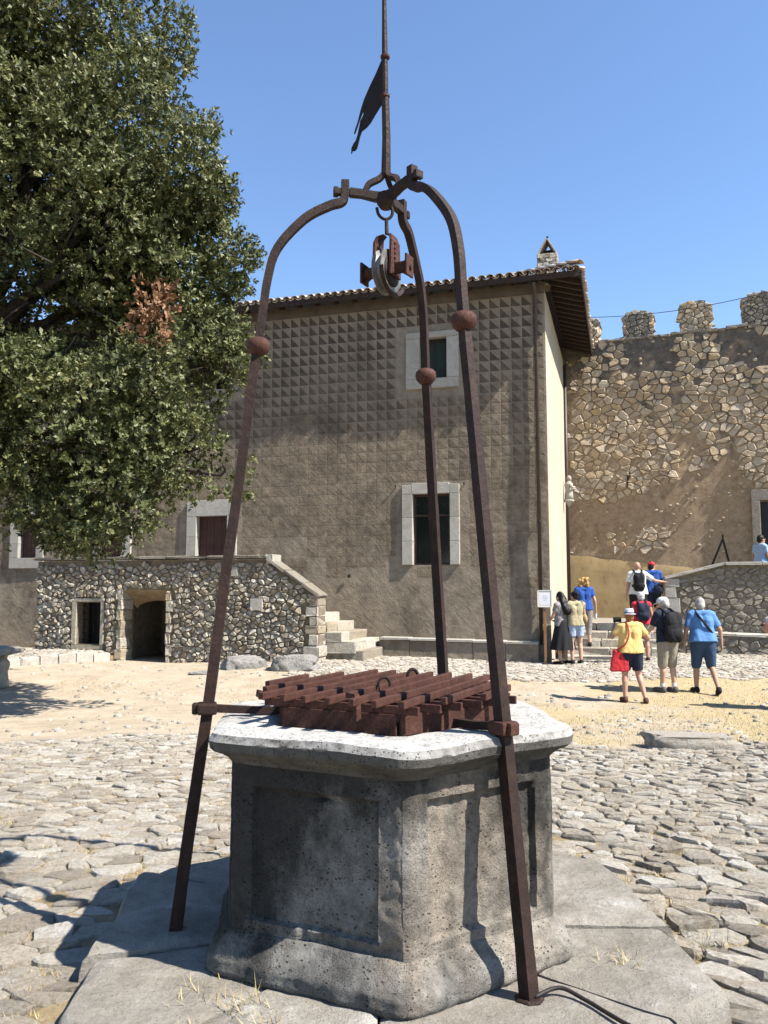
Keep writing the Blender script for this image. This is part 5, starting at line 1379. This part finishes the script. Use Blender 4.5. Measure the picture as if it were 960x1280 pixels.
def hat(pr, H, R, s, mat, band=None, brim=.055, crown=.085, z0=.055):
    V = []; F = []; n = 24
    prof = [(.098 + brim, z0 - .012), (.098 + brim * .5, z0 - .004), (.098, z0 + .002), (.093, z0 + crown * .6), (.080, z0 + crown), (.03, z0 + crown * 1.02)]
    for r, z in prof:
        for k in range(n): a = 2 * math.pi * k / n; V.append(H(r * math.cos(a) * .93, r * math.sin(a) * 1.1 - .012, z))
    F = [(i * n + k, i * n + (k + 1) % n, (i + 1) * n + (k + 1) % n, (i + 1) * n + k) for i in range(len(prof) - 1) for k in range(n)] + [tuple((len(prof) - 1) * n + k for k in range(n)), tuple(range(n - 1, -1, -1))]
    ht = mesh('hat', V, F, mat, pr, True)
    if band:
        V = []
        for r, z in ((.1005, z0 + .004), (.099, z0 + .026)):
            for k in range(n): a = 2 * math.pi * k / n; V.append(H(r * math.cos(a) * .93, r * math.sin(a) * 1.1 - .012, z))
        mesh('hat_band', V, [(k, (k + 1) % n, n + (k + 1) % n, n + k) for k in range(n)], band, ht, True)
    return ht
def cap(pr, H, R, s, mat, peak=None, up=0.):
    b = MB(); b.ell(H(0, -.014, .058), (.090 * s, .110 * s, .082 * s), 18, 10, R)
    o = remesh('cap', b, .009, mat, pr, 1)
    V = []; n = 12
    for k in range(n + 1):
        a = math.pi * k / n
        for f, z in ((.0, .0), (1., -.012)):
            V.append(H(.080 * math.cos(a) * (1 - .12 * f), .060 + .035 * math.sin(a) + f * .062 * math.sin(a), .040 + z + up * f))
    nV = len(V); V += [v + Vector((0, 0, .008)) * s for v in V]
    F = [(2 * k, 2 * k + 1, 2 * k + 3, 2 * k + 2) for k in range(n)]; F += [tuple(i + nV for i in f[::-1]) for f in F] + [(2 * k + 1, 2 * k + 1 + nV, 2 * k + 3 + nV, 2 * k + 3) for k in range(n)]
    mesh('peak', V, F, peak or mat, o, True)
def strap(pr, name, pts, mat, w=.018, parent=None):
    b = MB(); b.bar(smooth_path(pts, 5), w); return b.build(name, mat, parent or pr, True)
def backpack(pr, K, s, mat, size=(.27, .15, .40), lean=0., dz=0.):
    c = lerp(K['che'], K['wai'], .35); ex = (K['shR'] - K['shL']).normalized(); up = (K['nec'] - K['wai']).normalized(); bk = ex.cross(up)
    R = Matrix((ex, -bk, up)).transposed(); o = c + bk * (.11 + size[1] * .5) * s + up * dz
    b = MB()
    for x in (-1, 1):
        for z in (-1, 1): b.ell(o + ex * x * size[0] * .22 + up * z * size[2] * .2, (size[0] * .32, size[1] * .55, size[2] * .33), 12, 9, R)
    b.ell(o, (size[0] * .52, size[1] * .58, size[2] * .52), 16, 10, R)
    bp = remesh('backpack', b, .010, mat, pr, 3, .008, 2.)
    b = MB(); b.ell(o + bk * size[1] * .35 - up * size[2] * .18, (size[0] * .36, size[1] * .3, size[2] * .2), 12, 8, R); remesh('pocket', b, .010, mat, bp, 2)
    for S_, x in (('L', -1), ('R', 1)):
        sh = lerp(K['sh' + S_], K['nec'], .42)
        strap(pr, 'shoulder_strap', [o + ex * x * size[0] * .3 + up * size[2] * .42, sh + up * .085 * s, sh - bk * .10 * s + up * .02 * s, K['che'] + ex * x * .13 * s - bk * .125 * s, o + ex * x * size[0] * .55 - bk * .05 - up * size[2] * .25], mat, .03, bp)
    return bp

C_ = {'black': fab('black', (.018, .018, .020)), 'navy': fab('navy', (.022, .028, .050)), 'white': fab('white', (.74, .74, .74), .9), 'yellow': fab('yellow', (.80, .55, .20), .85), 'denim': fab('denim blue', (.045, .085, .16)),
      'polo': fab('mid blue', (.12, .27, .55), .85), 'royal': fab('royal blue', (.03, .095, .36)), 'red': fab('red', (.56, .035, .045), .8), 'redtop': fab('crimson', (.52, .03, .055), .8), 'khaki': fab('khaki', (.34, .30, .24), .8), 'ltden': fab('pale denim', (.42, .50, .64), .85), 'lav': fab('pale lavender', (.60, .60, .72), .9),
      'flor': fab('cream floral', (.52, .45, .28), .45, 42), 'patt': fab('patterned grey', (.40, .36, .35), .35, 40), 'ltblue': fab('light blue', (.34, .48, .68), .85), 'hair_b': fab('dark hair', (.014, .010, .009), .6, 40, .5), 'hair_bl': fab('blond hair', (.52, .32, .12), .6, 40, .6), 'hair_g': fab('grey hair', (.48, .45, .41), .7, 40, .7),
      'hair_o': fab('ginger hair', (.42, .17, .05), .6, 40, .6), 'hair_w': fab('white hair', (.66, .65, .62), .8, 40, .7), 'shoe_b': fab('black shoe', (.02, .018, .017)), 'shoe_br': fab('brown shoe', (.10, .05, .032)), 'shoe_g': fab('grey shoe', (.11, .10, .095)), 'sock': fab('white sock', (.68, .66, .62), .9), 'tan': fab('tan leather', (.42, .30, .15))}
def on(x, y): return (x, y, gz(x, y))

# woman in yellow raising a camera
def ex_y(pr, K, H, R, s):
    hat(pr, H, R, s, C_['lav'], C_['black'], .045, .095)
    c = K['wrL'] + Vector((.06, .0, .09)) * s
    cm = MB().box(c, (.13, .06, .085), rz=.3, bev=.012).build('camera', C_['black'], pr); MB().tube([c + Vector((0, .03, 0)), c + Vector((.01, .10, 0))], .034, 14).build('lens', M['black'], cm)
    bg = Vector((-.215, -.05, .79)) * s; b = MB()
    b.prism([(-.17, -.19), (.13, -.19), (.15, .12), (-.10, .15)], -.055, .055); ob = MB(); ob.V = [(x + bg.x, y + bg.y, z + bg.z) for x, y, z in b.V]; ob.F = b.F
    o = remesh('shoulder_bag', ob, .012, C_['red'], pr, 4, .012, 1.)
    strap(pr, 'bag_strap', [bg + Vector((-.10, -.02, .14)), Vector((-.13, -.155, 1.08)) * s, Vector((-.055, -.145, 1.30)) * s, K['nec'] + Vector((-.07, -.02, .03)), Vector((-.08, .12, 1.30)) * s, bg + Vector((.06, .06, .13))], C_['red'], .024, o)
person('woman in yellow shirt, pale hat and red bag, raising a camera', on(4.08, 13.52), rad(-4), 1.50,
       {'elL': (-.33, .04, 1.20), 'wrL': (-.24, .22, 1.44), 'elR': (.33, -.02, 1.19), 'wrR': (.20, .20, 1.30), 'anL': (-.13, -.02, .085), 'toL': (-.16, .13, .035), 'knR': (.14, .03, .50), 'anR': (.21, -.16, .085), 'toR': (.24, -.02, .035), 'knL': (-.11, .04, .5)},
       .05, 2, C_['yellow'], .75, C_['navy'], .78, C_['shoe_br'], (C_['hair_o'], 'short'), ex_y, wide=1.16)
# man in navy with white cap and black bag, profile to the left
def ex_n(pr, K, H, R, s):
    cap(pr, H, R, s, C_['white'])
    backpack(pr, K, s, C_['black'], (.33, .17, .52), dz=-.05)
person('man in white cap, navy shirt and khaki shorts with black rucksack', on(5.02, 14.45), rad(22), 1.66,
       {'elL': (-.25, .10, 1.16), 'wrL': (-.16, .32, 1.10), 'elR': (.22, .10, 1.16), 'wrR': (.10, .33, 1.12), 'anL': (-.10, .06, .085), 'toL': (-.14, .20, .035), 'toR': (.10, .12, .035)},
       .12, 1, C_['navy'], .8, C_['khaki'], 1.02, C_['shoe_g'], (C_['hair_g'], 'short'), ex_n, head_turn=rad(35), head_tilt=.15, socks=C_['sock'], wide=1.02)
# man in blue polo walking away
def ex_b(pr, K, H, R, s):
    strap(pr, 'cross_strap', [K['shL'] + Vector((.05, -.02, .075)), K['che'] + Vector((-.06, -.135, .06)), K['wai'] + Vector((.12, -.125, .02)), K['wai'] + Vector((.17, .0, -.05)), K['che'] + Vector((.0, .15, 0)), K['shL'] + Vector((.05, .04, .07))], C_['black'], .030)
person('grey haired man in blue polo and denim shorts walking away, black strap across back', on(5.61, 14.35), rad(-6), 1.66,
       {'elL': (-.28, .02, 1.12), 'wrL': (-.30, .14, .88), 'elR': (.30, -.03, 1.13), 'wrR': (.32, .02, .88), 'knL': (-.11, .10, .50), 'anL': (-.12, .10, .085), 'toL': (-.15, .24, .035), 'knR': (.13, .02, .50), 'anR': (.17, -.22, .12), 'toR': (.18, -.14, .035)},
       .16, 0, C_['polo'], .8, C_['denim'], 1.0, C_['shoe_b'], (C_['hair_g'], 'short'), ex_b, wide=1.14, head_tilt=.1)
# two young women reading the notice
person('woman with long black hair in long black skirt by the notice', on(4.03, 18.45), rad(38), 1.62,
       {'elL': (-.22, .08, 1.14), 'wrL': (-.10, .25, 1.08), 'elR': (.22, .04, 1.14), 'wrR': (.14, .22, 1.06)}, .03, 1, C_['patt'], .55, None, 0, C_['shoe_b'], (C_['hair_b'], 'long'), None, head_tilt=.25,
       skirt=(C_['black'], 1.06, .36, .155, .30))
def ex_f(pr, K, H, R, s):
    b = MB(); b.ell(K['wai'] + Vector((.20, -.02, -.02)), (.07, .12, .12), 12, 8); o = remesh('handbag', b, .012, C_['tan'], pr, 2, .006)
    strap(pr, 'bag_strap', [K['wai'] + Vector((.20, -.04, .08)), K['shR'] + Vector((-.02, -.06, .06)), K['shR'] + Vector((-.02, .05, .05)), K['wai'] + Vector((.20, .06, .08))], C_['tan'], .016, o)
person('woman in floral top and pale denim shorts with arms folded forward', on(4.33, 18.40), rad(8), 1.62,
       {'elR': (.24, .06, 1.15), 'wrR': (.24, .24, 1.02), 'elL': (-.22, .08, 1.15), 'wrL': (-.12, .26, 1.10), 'toL': (-.13, .13, .035)}, .03, 1, C_['flor'], .35, C_['ltden'], .62, C_['shoe_b'], (C_['hair_b'], 'bun'), ex_f, head_tilt=.25, head_turn=rad(15))
# woman with blond curls going up the stairs
sy = lambda i: (g0 + .175 * i)
def ex_c(pr, K, H, R, s):
    b = MB(); cone(b, K['wrR'] + Vector((0, .03, -.09)), K['wrR'] + Vector((0, .04, -.20)), .035, .035, n=10); b.build('water_bottle', C_['white'], pr, True)
person('woman with curly blond hair and royal blue shirt climbing the stairs', wl(.72, .95, sy(2)), rad(0), 1.64,
       {'elR': (.26, -.02, 1.14), 'wrR': (.30, .06, .92), 'knL': (-.10, .16, .55), 'anL': (-.10, .18, .26), 'toL': (-.12, .33, .21)}, .05, 1, C_['royal'], .6, C_['patt'], 1.5, C_['shoe_b'], (C_['hair_bl'], 'curly'), ex_c)
# bald man in white with rucksack, hand on the pier
def ex_w(pr, K, H, R, s): backpack(pr, K, s, C_['black'], (.26, .16, .44), dz=.0)
person('bald man in white T-shirt with black rucksack on the stairs, hand on pier', wl(1.98, 1.62, sy(4)), rad(-8), 1.68,
       {'elR': (.42, .03, 1.24), 'wrR': (.62, .10, 1.22), 'elL': (-.25, -.03, 1.13), 'wrL': (-.28, .02, .88), 'knL': (-.1, .10, .5)}, .03, 2, C_['white'], .75, C_['black'], .95, C_['shoe_b'], (C_['hair_g'], 'bald'), ex_w, wide=1.1)
def ex_rc(pr, K, H, R, s):
    cap(pr, H, R, s, C_['red'], C_['white']); b = MB(); b.ell(K['pel'] + Vector((.12, -.16, .05)), (.13, .07, .14), 12, 8); remesh('waist_bag', b, .011, C_['navy'], pr, 2, .008)
person('person in red and white cap and blue shirt beside the pale pier', wl(2.34, 2.15, sy(5) - .10), rad(-12), 1.62,
       {'elR': (.24, .04, 1.14), 'wrR': (.26, .14, .92)}, .05, 1, C_['royal'], .65, C_['navy'], .95, C_['shoe_b'], (C_['hair_b'], 'short'), ex_rc, head_turn=rad(-40))
def ex_r(pr, K, H, R, s): hat(pr, H, R, s, C_['hair_w'], None, .012, .07); backpack(pr, K, s, C_['navy'], (.26, .14, .38))
person('person in crimson sleeveless top and white cap with navy rucksack', wl(2.02, -.20, gl(2.02, -.2)), rad(-4), 1.52,
       {'elR': (.25, .02, 1.14), 'wrR': (.30, .12, .94), 'elL': (-.24, .03, 1.13), 'wrL': (-.24, .18, .98)}, .1, 2, C_['redtop'], .0, C_['khaki'], .9, C_['shoe_b'], (C_['hair_w'], 'short'), ex_r, wide=1.04)
# man leaning at the right edge, camera in hand
def ex_e(pr, K, H, R, s):
    gl_ = MB().box(H(-.03, .105, .012), (.05, .008, .034), rz=0).box(H(.03, .105, .012), (.05, .008, .034)).build('glasses', M['black'], pr)
    c = K['wrL'] + Vector((-.02, .05, -.10)); MB().box(c, (.12, .10, .13), bev=.02).build('camera_bag', C_['black'], pr)
person('grey haired man with glasses bending forward at the right edge, black shirt', on(6.52, 12.55), rad(78), 1.70,
       {'elL': (-.22, .06, 1.14), 'wrL': (-.16, .10, .90), 'elR': (.22, .06, 1.14), 'wrR': (.16, .12, .90)}, .95, 0, C_['black'], .7, C_['khaki'], 1.9, C_['shoe_b'], (C_['hair_g'], 'short'), ex_e, head_tilt=-.35)
person('dark haired man in light blue shirt on the terrace before the grey door', (10.0, 21.5, 1.34), rad(-75), 1.70,
       {'elR': (.22, .05, 1.13), 'wrR': (.20, .20, .98)}, .05, 0, C_['ltblue'], .6, C_['navy'], 1.9, C_['shoe_b'], (C_['hair_b'], 'short'), None, head_tilt=.2)
